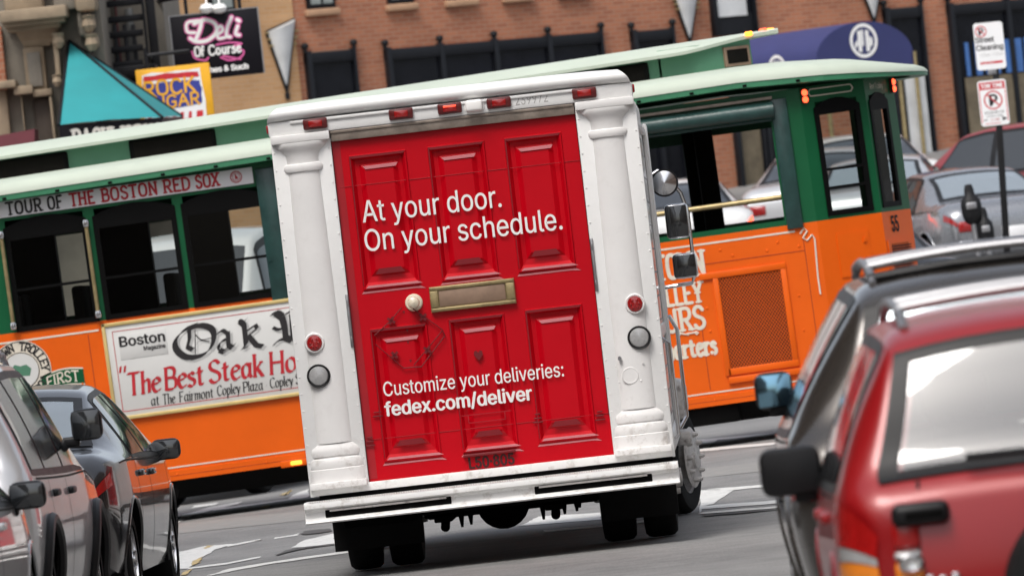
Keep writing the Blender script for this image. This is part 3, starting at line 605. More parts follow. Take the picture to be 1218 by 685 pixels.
mb = MB(); shell(mb, .03, 1.812, .03, 1.822); mb.poly([(*p, 1.80) for p in outline(.02)]); shell(mb, .18, .2, .06, .365); mb.rbox(4.35, 4.98, .05, .5, .20, .37, .02); mb.build('floor', TRBLACK, tr, fix=False)
def seg(i, off=0):
    a, b = Vector(outline(0)[i]), Vector(outline(0)[i+1]); d = (b-a).normalized(); n = Vector((d.y, -d.x)); l = (b-a).length
    return (lambda u, z, o=off: (a.x+d.x*u+n.x*o, a.y+d.y*u+n.y*o, z)), l
S3, L3 = seg(3)                              # near side: u = x - (XF+.5)
X0 = XF+.5
nearW = [(x-.02, x+.66, 1.84, 2.775) for x in (-3.64, -2.85, -1.06, -.285, .485)]
opens = [(1.36, 2.35, 1.86, 2.74), (2.55, 3.3, 1.86, 2.74), (3.5, 5.585, 1.86, 2.74)]
mb = MB(); wall_holes(mb, X0, 5.86, 1.812, 2.97, nearW+opens, lambda x, z: (x, 0, z))
farH = [(-3.6, -2.4, 1.9, 2.72), (-.82, -.52, 1.9, 2.62), (.02, .34, 1.9, 2.62), (.74, 1.14, 1.9, 2.70), (1.5, 2.4, 1.9, 2.7), (2.6, 3.6, 1.9, 2.7), (4.25, 4.83, 1.9, 2.66), (5.08, 5.64, 1.9, 2.70)]
wall_holes(mb, X0, 5.86, 1.812, 2.97, farH, lambda x, z: (x, 2.38, z))
S4, L4 = seg(4); S5, L5 = seg(5); S7, L7 = seg(7); S8, L8 = seg(8)
h4 = [(.13, L4-.09, 1.86, 2.83)]; h5 = [(.06, L5-.2, 1.87, 2.83)]
wall_holes(mb, 0, L4, 1.812, 2.97, h4, S4); wall_holes(mb, 0, L5, 1.812, 2.97, h5, S5)
for S, L in ((S7, L7), (S8, L8)): wall_holes(mb, 0, L, 1.812, 2.97, [(.1, L-.1, 1.88, 2.75)], S)
S6, L6 = seg(6); wall_holes(mb, 0, L6, 1.812, 2.97, [(.1, L6-.1, 1.88, 2.75)], S6)
S2, L2 = seg(2); S1, L1 = seg(1); S0, L0 = seg(0)
for S, L in ((S0, L0), (S2, L2)): wall_holes(mb, 0, L, 1.812, 2.97, [(.08, L-.08, 1.9, 2.75)], S)
wall_holes(mb, 0, L1, 1.812, 2.97, [(.1, L1-.1, 1.9, 2.75)], S1)
mb.build('upper_wall', GREEN, tr, fix=False)
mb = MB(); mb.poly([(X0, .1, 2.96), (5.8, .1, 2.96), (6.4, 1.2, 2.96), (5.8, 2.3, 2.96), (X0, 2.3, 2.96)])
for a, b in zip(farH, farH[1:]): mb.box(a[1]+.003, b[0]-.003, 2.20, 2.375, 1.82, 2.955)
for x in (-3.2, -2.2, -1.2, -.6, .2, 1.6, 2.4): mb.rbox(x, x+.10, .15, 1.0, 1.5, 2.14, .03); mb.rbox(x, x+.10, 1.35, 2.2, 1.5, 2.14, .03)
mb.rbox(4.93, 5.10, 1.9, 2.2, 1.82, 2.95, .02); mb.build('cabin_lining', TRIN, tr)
def arch_frame(x0, x1, z0, z1, P, name='window_frame', bars=(), inner_top=None, fw=.045):
    mb = MB(); it = inner_top or z1-.05; n = 8
    arc = [(x0+(x1-x0)*k/n, z1-.075*(2*k/n-1)**2) for k in range(n+1)]
    q = lambda a, o=.012: P(a[0], a[1], o)
    top = [(x0+fw+(x1-x0-2*fw)*k/n, it) for k in range(n+1)]
    def slab(p):
        mb.poly([q(a) for a in p]); mb.poly([q(a, -.03) for a in p])
        for a, b in zip(p, p[1:]+p[:1]): mb.poly([q(a), q(b), q(b, -.03), q(a, -.03)])
    for k in range(n): slab([top[k], top[k+1], arc[k+1], arc[k]])
    slab([(x0, z0), (x0+fw, z0), (x0+fw, it), (x0, z1-.075)]); slab([(x1-fw, z0), (x1, z0), (x1, z1-.075), (x1-fw, it)]); slab([(x0+fw, z0), (x1-fw, z0), (x1-fw, z0+fw), (x0+fw, z0+fw)])
    for b in bars: slab([(x0+fw, b-.012), (x1-fw, b-.012), (x1-fw, b+.012), (x0+fw, b+.012)])
    f = mb.build(name, TRBLACK, tr)
    mb = MB(); mb.poly([P(x0+fw, z0+fw, -.012), P(x1-fw, z0+fw, -.012), P(x1-fw, it, -.012), P(x0+fw, it, -.012)]); mb.build('pane', PANE, f, fix=False)
    return f
PN = lambda x, z, o=0: (x, -o, z)
for x0, x1, z0, z1 in nearW: arch_frame(x0-.02, x1+.02, z0-.03, z1+.01, PN, bars=(2.17,), inner_top=2.60)
arch_frame(.11, L4-.07, 1.84, 2.85, S4, bars=(2.24, 2.08), inner_top=2.72); arch_frame(.04, L5-.18, 1.85, 2.85, S5, bars=(), inner_top=2.70)
mb = MB(); mb.poly([S5(.05, 1.86, -.06), S5(L5-.19, 1.86, -.06), S5(L5-.19, 2.84, -.06), S5(.05, 2.84, -.06)]); mb.build('rear_pane_backing', TRIN, tr, fix=False)  # near-black sheet behind the rear pane closes the view through
# roof: rounded eaves with a rise to the rear, then the raised clerestory
def rr(o, n=10):
    P = []; y0, y1 = -.16+o, 2.56-o; x0, x1 = XF-.15+o, 7.03-o
    for k in range(n+1): a = -math.pi/2+math.pi*k/n; P.append((x1-.95+(.95)*math.cos(a), (y0+y1)/2+(y1-y0)/2*math.sin(a)))
    for k in range(n+1): a = math.pi/2+math.pi*k/n; P.append((x0+.5+.5*math.cos(a), (y0+y1)/2+(y1-y0)/2*math.sin(a)))
    m = len(P); R_ = []
    for i in range(m):
        a, b = P[i], P[(i+1) % m]; c = 14 if abs(a[0]-b[0]) > 3 else 1
        for k in range(c): R_.append((a[0]+(b[0]-a[0])*k/c, a[1]+(b[1]-a[1])*k/c))
    return R_
def zr(x, z, f): return 2.955+(z-2.955)*(1-.4*smooth(6.2, 7.05, x))+.0135*(x+1)-.115*smooth(5.2, 7.3, x)
rings = [(.14, 2.955, .5), (.01, 2.945, .5), (0, 2.95, .5), (.0, 2.998, .5)]; creams = [(-.006, 2.998, .5), (0, 3.03, .6), (.025, 3.07, .9), (.075, 3.10, 1.4), (.16, 3.115, 1.8), (.35, 3.13, 1.8), (.62, 3.15, 1.8), (1.2, 3.17, 1.5)]
for nm, rs, m_ in (('eave', rings, FASCIA), ('roof', creams, ROOFCREAM)):
    mb = MB(); G_ = [[(x, y, zr(x, z, f)) for x, y in rr(o)] for o, z, f in rs]; G_ = [r+[r[0]] for r in G_]; mb.grid(G_); mb.build(nm, m_, tr, ang=40)
mb = MB()
for k in range(22): x = -3.8+k*.46; mb.rbox(x-.018, x+.018, -.172, -.15, zr(x, 2.955, .5), zr(x, 2.975, .5), .004)
mb.build('eave_studs', TRBLACK, tr)
mb = MB(); mb.faces([(x, y, z) for x in (-3.5, 4.72) for y in (.62, 1.78) for z in (3.1, 3.335+.085*(x+1)/6.5)], [(0, 1, 3, 2), (4, 6, 7, 5), (0, 4, 5, 1), (2, 3, 7, 6), (0, 2, 6, 4), (1, 5, 7, 3)])
pts = [(4.7, .62), (5.05, .62), (5.24, .70), (5.52, .95), (5.52, 1.45), (5.24, 1.70), (5.05, 1.78), (4.7, 1.78)]
n = len(pts); mb.faces([(x, y, 3.1) for x, y in pts]+[(x, y, 3.47) for x, y in pts], [tuple(range(n)), tuple(range(n, 2*n))]+[(i, (i+1) % n, n+(i+1) % n, n+i) for i in range(n)])
cl = mb.build('clerestory', PALEGREEN, tr)
for k in range(-2, 5):
    x0 = .04+k*1.3-.045*(k > 1)*(k-1)
    if x0 < -3.4 or x0+.75 > 4.75: continue
    mb = MB(); zq_ = .0135*(x0+1); mb.rbox(x0, x0+.76, .59, .63, 3.128+zq_, 3.318+zq_, .03, seg=3); v = mb.build('vent_window', TRBLACK, cl)
    mb = MB(); mb.rbox(x0+.04, x0+.72, .585, .60, 3.15+zq_, 3.295+zq_, .01); mb.build('vent_pane', TRIN, v)
rows = []
def cz(x, d): return 3.325+.0135*(x+1)+.035+.085*(1-(min(1, abs(d)/.70))**2.2)
def cyw(x): return .70-.47*smooth(4.85, 5.85, x)-.12*max(0, x-5.4)
for x in [-3.8]+[-3.7+8.5*k/12 for k in range(13)]+[4.95, 5.1, 5.25, 5.4, 5.52, 5.62, 5.70, 5.78]:
    yw = cyw(x); D_ = [-yw+2*yw*k/12 for k in range(13)]
    rows.append([(x, 1.2+d, cz(x, d)-(.0 if abs(d) < yw-.001 else .012)) for d in D_]+[(x, 1.2+d, cz(x, d)-.04) for d in reversed(D_)])
mb = MB(); mb.grid([r+[r[0]] for r in rows]); mb.poly(rows[-1]); mb.poly(rows[0]); mb.build('clerestory_roof', ROOFCREAM, cl, ang=40)
a, b = Vector((5.24, .70)), Vector((5.52, .95)); d = (b-a).normalized(); nn = Vector((d.y, -d.x))
EP = lambda u, z, o: (a.x+d.x*u+nn.x*o, a.y+d.y*u+nn.y*o, z)
def eslab(mb, u0, u1, z0, z1, o0, o1):
    v = [EP(u, z, o) for u in (u0, u1) for o in (o0, o1) for z in (z0, z1)]; mb.faces(v, [(0, 1, 3, 2), (4, 6, 7, 5), (0, 4, 5, 1), (2, 3, 7, 6), (0, 2, 6, 4), (1, 5, 7, 3)])
mb = MB(); eslab(mb, .04, .34, 3.25, 3.42, .0, .02); v = mb.build('end_vent', BRASSIN, cl); mb = MB(); eslab(mb, .07, .31, 3.275, 3.395, .02, .024); mb.build('vent_pane', TRIN, v)
for px, py, y in ((893, 40, .62), (911, 37, .95), (922, 41, 1.3)):
    x, z = B_(px, py); mb = MB(); yl = {893: 1.2-cyw(x)+.02, 911: 1.2-cyw(x)+.1, 922: 1.32}[px]; x = min(x, 5.72); z = cz(x, yl-1.2)-.005; y = yl; mb.rbox(x-.035, x+.035, y-.06, y, z-.02, z+.02, .012); mb.build('roof_marker_lamp', AMBERLIT if px != 911 else REDLIT, tr)
# banner, advert board, badges, lettering
def bb(px, py): return B_(px, py)
mb = MB(); mb.rbox(-3.9, 1.10, -.016, -.003, 2.805, 2.945, .003); bn = mb.build('banner', BANNERW, tr)
penline('OF', bb(50, 0)[0]-0.0, 0, 0, 1, 0, INK, bn) if False else None
ty = 2.825
penline('TOUR', -1.045, -.745, ty, .103, -.018, INK, bn, .19, 'flat', serif=.13, gap=.2); penline('OF', -.685, -.565, ty, .103, -.018, INK, bn, .19, 'flat', serif=.13, gap=.2)
penline('THE', -.49, -.285, ty, .104, -.018, INKRED, bn, .19, 'flat', serif=.13, gap=.2); penline('BOSTON', -.215, .265, ty+.002, .104, -.018, INKRED, bn, .19, 'flat', serif=.13, gap=.2)
penline('RED', .325, .55, ty+.003, .104, -.018, INKRED, bn, .19, 'flat', serif=.13, gap=.2); penline('SOX', .605, .80, ty+.004, .104, -.018, INKRED, bn, .19, 'flat', serif=.13, gap=.2)
penline('OFFICIAL', -1.75, -1.12, ty, .103, -.018, INK, bn, .19, 'flat', serif=.13, gap=.2)
mb = MB(); disc(mb, .955, 2.878, .052, -.0175, 0, rin=.044); disc(mb, .955, 2.878, .030, -.0175, 0, rin=.027)
for k in range(26):
    a_ = k*2*math.pi/26
    if k % 13 not in (0,): mb.poly([(.955+r_*math.cos(a_+e_), -.0176, 2.878+r_*math.sin(a_+e_)) for r_, e_ in ((.033, -.06), (.041, -.06), (.041, .07), (.033, .07))])
mb.prism([(.945, 2.86), (.968, 2.86), (.972, 2.875), (.96, 2.885), (.958, 2.90), (.948, 2.90), (.944, 2.88)], -.0178, -.0172); mb.build('round_emblem', INKRED, bn)
bz0, bz1 = .965, 1.755
mb = MB(); mb.rbox(-.345, 3.2, -.022, -.002, bz0, bz1, .003); ad = mb.build('advert_board', BOARD, tr)
mb = MB()
for x0, x1, z0, z1 in ((-.375, 3.23, bz1-.005, bz1+.028), (-.375, 3.23, bz0-.028, bz0+.005), (-.375, -.342, bz0-.028, bz1+.028)): mb.rbox(x0, x1, -.036, .0, z0, z1, .008)
mb.build('board_frame', GOLD, ad)
mb = MB()
for x0, x1, z0, z1 in ((-.29, 3.2, bz1-.055, bz1-.049), (-.29, 3.2, bz0+.042, bz0+.048), (-.29, -.284, bz0+.042, bz1-.049)): mb.box(x0, x1, -.0236, -.0225, z0, z1)
mb.build('red_rule', INKRED, ad)
yb = -.025
mb = MB(); mb.rbox(-.245, .17, -.0246, -.022, 1.452, 1.672, .001); mb.build('name_card', BOARD, ad)
text('Boston', -.235, .155, 1.565, .085, -.0262, INK, ad, bold=.005); text('Magazine', -.035, .152, 1.508, .036, -.0262, INK, ad, bold=.002)
def bl(parts, xf, m_, y, wd, name='lettering'):      # blackletter, cut with a broad nib
    mb = MB()
    for w_, p in parts:
        pen(mb, [xf(*q) for q in p], w_, y, 'nib', 38, .12)
    return mb.build(name, m_, ad, fix=False)
def sm(p, k=6):
    p = np.array(p, float); q = [2*p[0]-p[1], *p, 2*p[-1]-p[-2]]; r = []
    for i in range(1, len(q)-2):
        for t in np.linspace(0, 1, k, endpoint=False): r.append(.5*((2*q[i])+(q[i+1]-q[i-1])*t+(2*q[i-1]-5*q[i]+4*q[i+1]-q[i+2])*t*t+(3*q[i]-q[i-1]-3*q[i+1]+q[i+2])*t**3))
    r.append(p[-1]); return r
zf = lambda px, py: bb(120+px*.219, 350+py*.219)     # measured on the enlarged board
OAK = [(.055, sm([(520, 165), (450, 195), (405, 250), (412, 300), (460, 338), (520, 340)])), (.055, sm([(475, 190), (540, 168), (600, 185), (615, 230), (600, 285), (560, 325), (500, 345)])),
       (.04, [(480, 190), (482, 240), (470, 285), (500, 300)]), (.008, [(512, 190), (514, 325)]), (.008, sm([(512, 215), (545, 245), (600, 235)])), (.008, sm([(512, 275), (545, 250), (590, 255)])),
       (.035, sm([(630, 215), (660, 195), (685, 210)])), (.045, [(690, 205), (694, 275), (715, 290)]), (.035, sm([(690, 240), (655, 255), (640, 285), (665, 305), (694, 285)])), (.02, [(640, 310), (665, 320), (735, 265)]),
       (.05, [(755, 145), (778, 165), (790, 270), (770, 295)]), (.03, [(750, 140), (775, 150), (795, 130)]), (.035, [(790, 200), (840, 165), (850, 185), (800, 225)]), (.045, [(800, 222), (845, 275), (880, 282)]), (.02, [(775, 295), (800, 280)]),
       (.06, [(950, 100), (985, 125), (1000, 180), (1005, 235), (1040, 250)]), (.035, sm([(925, 110), (960, 95), (990, 110)])), (.03, sm([(935, 180), (965, 190), (1000, 180)])), (.03, sm([(935, 275), (975, 245), (1010, 245)])), (.05, [(1035, 100), (1045, 240), (1090, 230)]), (.03, sm([(1000, 110), (1040, 90), (1090, 110), (1080, 160), (1040, 170)])), (.045, [(1050, 175), (1110, 250)])]
bl(OAK, zf, INK, yb, 1)
dx, dz = 0, 0
shd = mat('soft grey drop shadow print', (.45, .45, .44), .6); bl([(w_, [(q[0]+14, q[1]+10) for q in p]) for w_, p in OAK], zf, shd, -.0228, 1)
cal = dict(wd=.17, mode='nib', nib=32, hair=.32, shear=.10, serif=.07)
u = lambda px, py: zf(px, py)
def calli(s, pa, pb, cap, m_, wd=.135): xa, za_ = zf(*pa); xb, zb2 = zf(*pb); penline(s, xa, xb, za_, cap, yb, m_, ad, wd, 'nib', 32, .32, .10, 0 if s == '"' else .06, .09)
calli('"', (95, 505), (140, 492), .17, INKRED, .10); calli('The', (150, 548), (325, 520), .185, INKRED); calli('Best', (350, 518), (560, 485), .185, INKRED); calli('Steak', (590, 480), (880, 435), .185, INKRED); calli('House', (920, 434), (1240, 385), .185, INKRED)
for s, pa, pb in (('at', (275, 603), (318, 597)), ('The', (338, 597), (405, 585)), ('Fairmont', (428, 583), (612, 553)), ('Copley', (635, 550), (758, 530)), ('Plaza', (775, 530), (880, 513)), ('.', (893, 512), (906, 510)), ('Copley', (922, 508), (1045, 488)), ('S', (1060, 485), (1085, 482))):
    calli(s, pa, pb, .085, INK, .10)
# round badge and green ribbon
cxb, czb = bb(25, 441)
mb = MB(); disc(mb, cxb, czb, .262, -.004); bd = mb.build('round_badge', PINSTRIPE, tr); mb = MB(); disc(mb, cxb, czb, .255, -.0055, rin=.248); disc(mb, cxb, czb, .16, -.0055, rin=.154); mb.build('badge_ring', INK, bd)
mb = MB(); disc(mb, cxb, czb, .15, -.006); mb.build('badge_centre', BOARD, bd)
mb = MB(); mb.prism([(cxb-.075, czb-.03), (cxb-.02, czb-.06), (cxb+.01, czb-.045), (cxb+.07, czb-.05), (cxb+.09, czb+.01), (cxb+.05, czb+.05), (cxb, czb+.04), (cxb-.05, czb+.06), (cxb-.085, czb+.02)], -.0075, -.0065); mb.build('badge_leaf', PALEGREEN, bd)
s = 'OLD TOWN TROLLEY TOURS'; 
for i, ch in enumerate(s):
    if ch == ' ': continue
    a_ = rad(200-13.3*i)
    def fn(x, y, z, a_=a_):
        r_ = .178+z; return (cxb+r_*math.cos(a_)+x*math.sin(a_), y, czb+r_*math.sin(a_)-x*math.cos(a_))
    penline(ch, -.022, .022, 0, .062, -.0062, INK, bd, .2, 'flat', serif=.12, fn=fn)
def rib(u, v):                                   # ribbon curve
    x0, z0 = bb(50, 458); x1, z1 = bb(100, 447); xm = x0+(x1-x0)*u; return xm, z0+(z1-z0)*u+.03*math.sin(math.pi*u)+v
mb = MB(); n = 10
for k in range(n):
    a_, b_ = k/n, (k+1)/n; mb.poly([(rib(a_, -.075)[0], -.004, rib(a_, -.075)[1]), (rib(b_, -.075)[0], -.004, rib(b_, -.075)[1]), (rib(b_, .075)[0], -.004, rib(b_, .075)[1]), (rib(a_, .075)[0], -.004, rib(a_, .075)[1])])
rb = mb.build('ribbon', PINSTRIPE, tr); mb = MB()
for k in range(n):
    a_, b_ = k/n, (k+1)/n; p = [(rib(a_, -.062), rib(b_, -.062), rib(b_, .062), rib(a_, .062))][0]; mb.poly([(q[0], -.0055, q[1]) for q in p])
mb.build('ribbon_field', GREEN, rb)
penline('FIRST', 0, .29, 0, .088, -.007, PINSTRIPE, rb, .15, 'slab', serif=.12, gap=.16, fn=lambda x, y, z: (rib(.12+x*2.6, 0)[0], y, rib(.12+x*2.6, -.044+z)[1]))
# pinstripes
mb = MB()
for x0, x1, z in ((-3.9, -.40, 1.735), (3.3, 5.66, 1.752)): mb.box(x0, x1, -.0035, -.001, z-.008, z+.008)
mb.box(-3.9, 5.86, -.0035, -.001, .468, .480)
def curl(P, r=.008): mb.tube([(bb(*p)[0], -.004, bb(*p)[1]) for p in P], r, 6)
curl([(952, 278), (956, 271), (960, 275), (955, 283), (960, 286), (966, 279), (969, 284), (973, 330), (976, 350)])
mb.build('pinstripes', PINSTRIPE, tr)
mb = MB()
for x in (-3.2, -2.4, -.5, 3.9, 4.75, 5.72): mb.box(x, x+.006, -.0025, -.0005, .50, 1.71)
mb.box(4.72, 5.72, -.0025, -.0005, 1.575, 1.581); mb.box(-3.9, 5.86, -.0135, -.0115, .40, .404)
mb.build('panel_joints', mat('shaded orange joint', (.34, .035, .0005), .6), tr)
mb = MB()
for x in np.arange(-3.8, 5.8, .39): mb.lathe([(.011, 0), (.008, -.004), (0, -.006)], (x, -.012, .41), (0, 1, 0), n=8)
for x, z in ((4.8, 1.62), (5.1, 1.62), (5.4, 1.62), (5.68, 1.62), (4.82, 1.2), (4.82, .8), (5.62, 1.2), (5.62, .9), (4.4, 1.68), (5.0, 1.68), (5.5, 1.68), (-.6, 1.3), (-.6, .8), (-1.6, 1.2), (4.82, 1.0)): mb.lathe([(.013, 0), (.01, -.005), (0, -.007)], (x, 0, z), (0, 1, 0), n=8)
mb.build('panel_bolts', ORANGE, tr)
# company lettering by the engine grille
zq = lambda px, py: bb(760+px*.2336, 280+py*.2336)
def slab(s, pa, pb, cap, wd=.17): xa, z_ = zq(*pa); xb, _ = zq(*pb); penline(s, xa, xb, z_, cap, -.004, PINSTRIPE, tr, wd, 'slab', serif=.13, gap=.16)
slab('TOWN', (95, 228), (340, 205), .200); slab('TROLLEY', (-23, 382), (328, 345), .165); slab('TOURS', (-10, 515), (340, 478), .185); slab('Charters', (95, 640), (398, 600), .155, .2)
mb = MB()
for sx in (-1, 1):
    c = [(250+sx*q[0], q[1]+(-.0 if sx < 0 else -5)) for q in ((-5, 505), (20, 502), (45, 495), (55, 500), (45, 508), (35, 500))]
    mb.tube([(zq(*p)[0], -.004, zq(*p)[1]) for p in c], .007, 6)
mb.build('scroll_ornament', PINSTRIPE, tr)
# engine grille (expanded metal), hatch, louvre
gx0, gx1, gz0, gz1 = 4.95, 5.49, .66, 1.445
mb = MB()
for x0, x1, z0, z1 in ((gx0-.16, gx1+.05, gz1, gz1+.055), (gx0-.02, gx1+.05, gz0-.06, gz0), (gx0-.05, gx0, gz0-.06, gz1), (gx1, gx1+.05, gz0, gz1)): mb.rbox(x0, x1, -.02, .0, z0, z1, .004)
mb.rbox(gx0-.03, gx1+.1, -.03, 0, gz0-.13, gz0-.075, .006); gr = mb.build('engine_grille', ORANGE, tr)
mb = MB(); mb.box(gx0, gx1, -.004, -.002, gz0, gz1); mb.build('grille_shadow_box', mat('painted shade inside grille', (.05, .010, .004), .8), gr)  # flat dark sheet painted as the shade behind the mesh
mb = MB(); nx, nz = 20, 44; wx, wz = (gx1-gx0)/nx, (gz1-gz0)/nz
for j in range(nz):
    for i in range(nx+1):
        xa = gx0+(i+(.5 if j % 2 else 0))*wx; zA = gz0+j*wz
        for s_ in (-.5, .5):
            xb = min(max(xa+s_*wx, gx0), gx1); xA = min(xa, gx1)
            if abs(xb-xA) > 1e-4: mb.poly([(xA, -.012, zA), (xA, -.012, zA+.0075), (xb, -.010, zA+wz+.0075), (xb, -.010, zA+wz)])
mb.build('expanded_mesh', ORANGE, gr, fix=False)
mb = MB(); mb.rbox(*sorted((S4(.14, 0)[0], S4(.42, 0)[0])), 0, .01, 1.2, 1.3, .002) if False else None
def sslab(mb, S, u0, u1, z0, z1, o0, o1):
    v = [S(u_, z, o) for u_ in (u0, u1) for o in (o0, o1) for z in (z0, z1)]; mb.faces(v, [(0, 1, 3, 2), (4, 6, 7, 5), (0, 4, 5, 1), (2, 3, 7, 6), (0, 2, 6, 4), (1, 5, 7, 3)])
mb = MB(); sslab(mb, S4, .16, .46, 1.30, 1.68, 0, .008); sslab(mb, S4, .40, .43, 1.58, 1.62, .008, .02); sslab(mb, S4, .40, .43, 1.33, 1.36, .008, .02); mb.build('filler_hatch', ORANGE, tr)
mb = MB(); sslab(mb, S5, .03, L5-.05, 1.28, 1.56, 0, .01); lv = mb.build('rear_louvre', ORANGE, tr)
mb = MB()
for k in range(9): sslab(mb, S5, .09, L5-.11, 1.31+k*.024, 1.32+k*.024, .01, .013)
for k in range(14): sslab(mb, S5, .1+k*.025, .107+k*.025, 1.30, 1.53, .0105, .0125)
mb.build('louvre_slots', mat('painted shade inside grille', (.05, .01, .004), .8), lv)  # dark strips painted as the shade in the slots
text('55', .16, .30, 1.635, .135, 0, INK, tr, bold=.006, fn=lambda x, y, z: S5(x, z, .006))
mb = MB()
for k in range(2): pass
fnr = lambda x, y, z: S4(x, z, .006)
for a_, b_ in (((.10, 2.885), (.48, 2.885)), ((.10, 2.945), (.48, 2.945)), ((.10, 2.885), (.08, 2.915)), ((.08, 2.915), (.10, 2.945)), ((.48, 2.885), (.50, 2.915)), ((.50, 2.915), (.48, 2.945))): mb.tube([S4(*a_, .005), S4(*b_, .005)], .005, 6)
mb.build('sign_outline', PINSTRIPE, tr)
text('Rent Trolley', .10, .36, 2.88, .05, 0, PINSTRIPE, tr, fn=lambda x, y, z: S5(x, z, .006))
for S, u_ in ((S4, .03), (S5, L5-.06)):
    mb = MB(); sslab(mb, S, u_-.02, u_+.035, 2.83, 2.955, 0, .03); h_ = mb.build('lamp_pair', LENSDK, tr); mb = MB()
    for z in (2.862, 2.922): c = Vector(S(u_+.008, z, .03)); nrm = (Vector(S(u_, z, 1))-Vector(S(u_, z, 0))); mb.lathe([(.028, 0), (.02, .012), (0, .016)], c, nrm, n=12)
    mb.build('lens', REDLIT, h_)
x, z = bb(1089, 292); mb = MB(); mb.rbox(6.6, 6.95, .5, 2.0, .95, 1.10, .03); mb.build('rear_bumper', TRBLACK, tr)
x, z = bb(352, 550); mb = MB(); mb.rbox(x-.045, x+.055, -.035, -.005, z-.018, z+.018, .01); mb.rbox(x-.13, x+.12, -.02, -.004, z-.03, z+.03, .006, mi=1); mb.build('side_marker', [AMBERLIT, ORANGE], tr)
# brass poles, rails, rolled curtains
for px in (103, 0):
    x, _ = bb(px+7, 320); mb = MB(); mb.cyl((x, -.06, 1.87), (x, -.06, 2.66), .018); o = mb.build('grab_pole', BRASS, tr)
    mb = MB()
    for z in (1.87, 2.66): mb.lathe([(0, -.035), (.026, -.03), (.034, 0), (.026, .03), (0, .035)], (x, -.06, z), n=12); mb.cyl((x, -.06, z), (x, 0, z), .014)
    mb.build('pole_socket', CHROME, o)
mb = MB(); mb.cyl((1.4, .06, 2.06), (5.6, .06, 2.06), .024); mb.build('brass_rail', BRASS, tr)
mb = MB(); mb.cyl((1.36, -.04, 2.82), (5.62, -.04, 2.81), .075, n=16); mb.rbox(1.36, 5.6, -.02, .02, 2.72, 2.80, .01); mb.build('rolled_curtain', CURTAIN, tr)
mb = MB(); mb.rbox(5.60, 5.74, -.03, -.002, 1.775, 2.90, .008); mb.build('curtain_strap', CURTAIN, tr); mb = MB(); mb.rbox(1.12, 1.30, -.03, -.002, 1.775, 2.92, .008); mb.build('curtain_strap', CURTAIN, tr)
mb = MB(); mb.rbox(1.36, 5.62, -.05, -.01, 2.905, 2.93, .004); mb.build('curtain_track', DIRTYAL, tr)
for cx in (-.32, 3.55):
    mb = MB(); mb.lathe([(.3, -.11), (.42, -.115), (.455, -.09), (.465, -.03), (.465, .10), (.44, .12), (.3, .12)], (cx, .22, .465), (0, 1, 0), n=32); o = mb.build('wheel', RUBBER, tr)
    mb = MB(); mb.lathe([(.30, -.10), (.26, -.04), (.12, -.05), (.1, -.1), (0, -.1)], (cx, .22, .465), (0, 1, 0), n=24); mb.build('rim', GRIMY, o)
    mb = MB(); mb.lathe([(.3, -.11), (.42, -.115), (.455, -.09), (.465, -.03), (.465, .10), (.44, .12), (.3, .12)], (cx, 2.15, .465), (0, 1, 0), n=32); mb.build('wheel', RUBBER, tr)
mb = MB(); mb.box(-4.2, 6.3, .35, 2.05, .24, .37); mb.rbox(-.8, -.0, .1, .5, .30, .38, .01); mb.build('chassis', DEEPBLK, tr)

# ---------------------------------------------------------------- cars: a lofted body cut for the wheels, with glass laid on its own surface
SPEC = {
 'sedan': dict(L=4.55, r=.32, wb=(.88, 3.52), keys=[  # y, underside, belt, top, half width low, belt, roof edge
  (0, .42, .72, .80, .62, .66, .58), (.03, .34, .84, .93, .74, .76, .66), (.25, .24, .92, 1.02, .82, .83, .70), (.75, .20, .94, 1.05, .85, .86, .70), (1.25, .20, .93, 1.28, .86, .865, .60),
  (1.7, .19, .92, 1.42, .86, .865, .56), (2.3, .19, .91, 1.45, .86, .865, .555), (2.75, .19, .90, 1.40, .86, .865, .57), (3.3, .19, .90, 1.10, .86, .86, .66), (3.55, .19, .89, .965, .86, .85, .72), (4.1, .2, .78, .86, .84, .80, .66), (4.4, .24, .66, .76, .76, .72, .58), (4.52, .28, .58, .66, .66, .62, .5), (4.55, .34, .5, .56, .58, .54, .44)],
  glass=dict(rear=(.80, 1.50), front=(2.78, 3.42), side=[((1.28, 2.02), (1.62, 2.02)), ((2.10, 3.18), (2.10, 2.74))])),
 'suv': dict(L=4.45, r=.36, wb=(.82, 3.48), keys=[
  (0, .46, .86, .98, .70, .74, .70), (.03, .38, .96, 1.06, .80, .81, .74), (.12, .32, 1.0, 1.10, .84, .85, .76), (.22, .28, 1.02, 1.36, .86, .87, .69), (.34, .27, 1.03, 1.62, .87, .875, .63), (.55, .26, 1.02, 1.68, .87, .875, .63),
  (1.5, .26, 1.0, 1.71, .87, .875, .64), (2.2, .26, .99, 1.70, .87, .875, .64), (2.6, .26, .99, 1.64, .87, .875, .64), (3.15, .26, .99, 1.22, .87, .87, .72), (3.35, .26, .98, 1.06, .87, .86, .76), (4.0, .28, .90, .98, .86, .84, .72), (4.3, .32, .76, .86, .80, .78, .66), (4.42, .38, .66, .76, .70, .70, .58), (4.45, .42, .56, .64, .64, .62, .5)],
  glass=dict(rear=(.095, .32), front=(2.66, 3.22), side=[((.42, 1.02), (.50, 1.02)), ((1.10, 1.98), (1.10, 1.98)), ((2.06, 3.04), (2.06, 2.62))])),
}
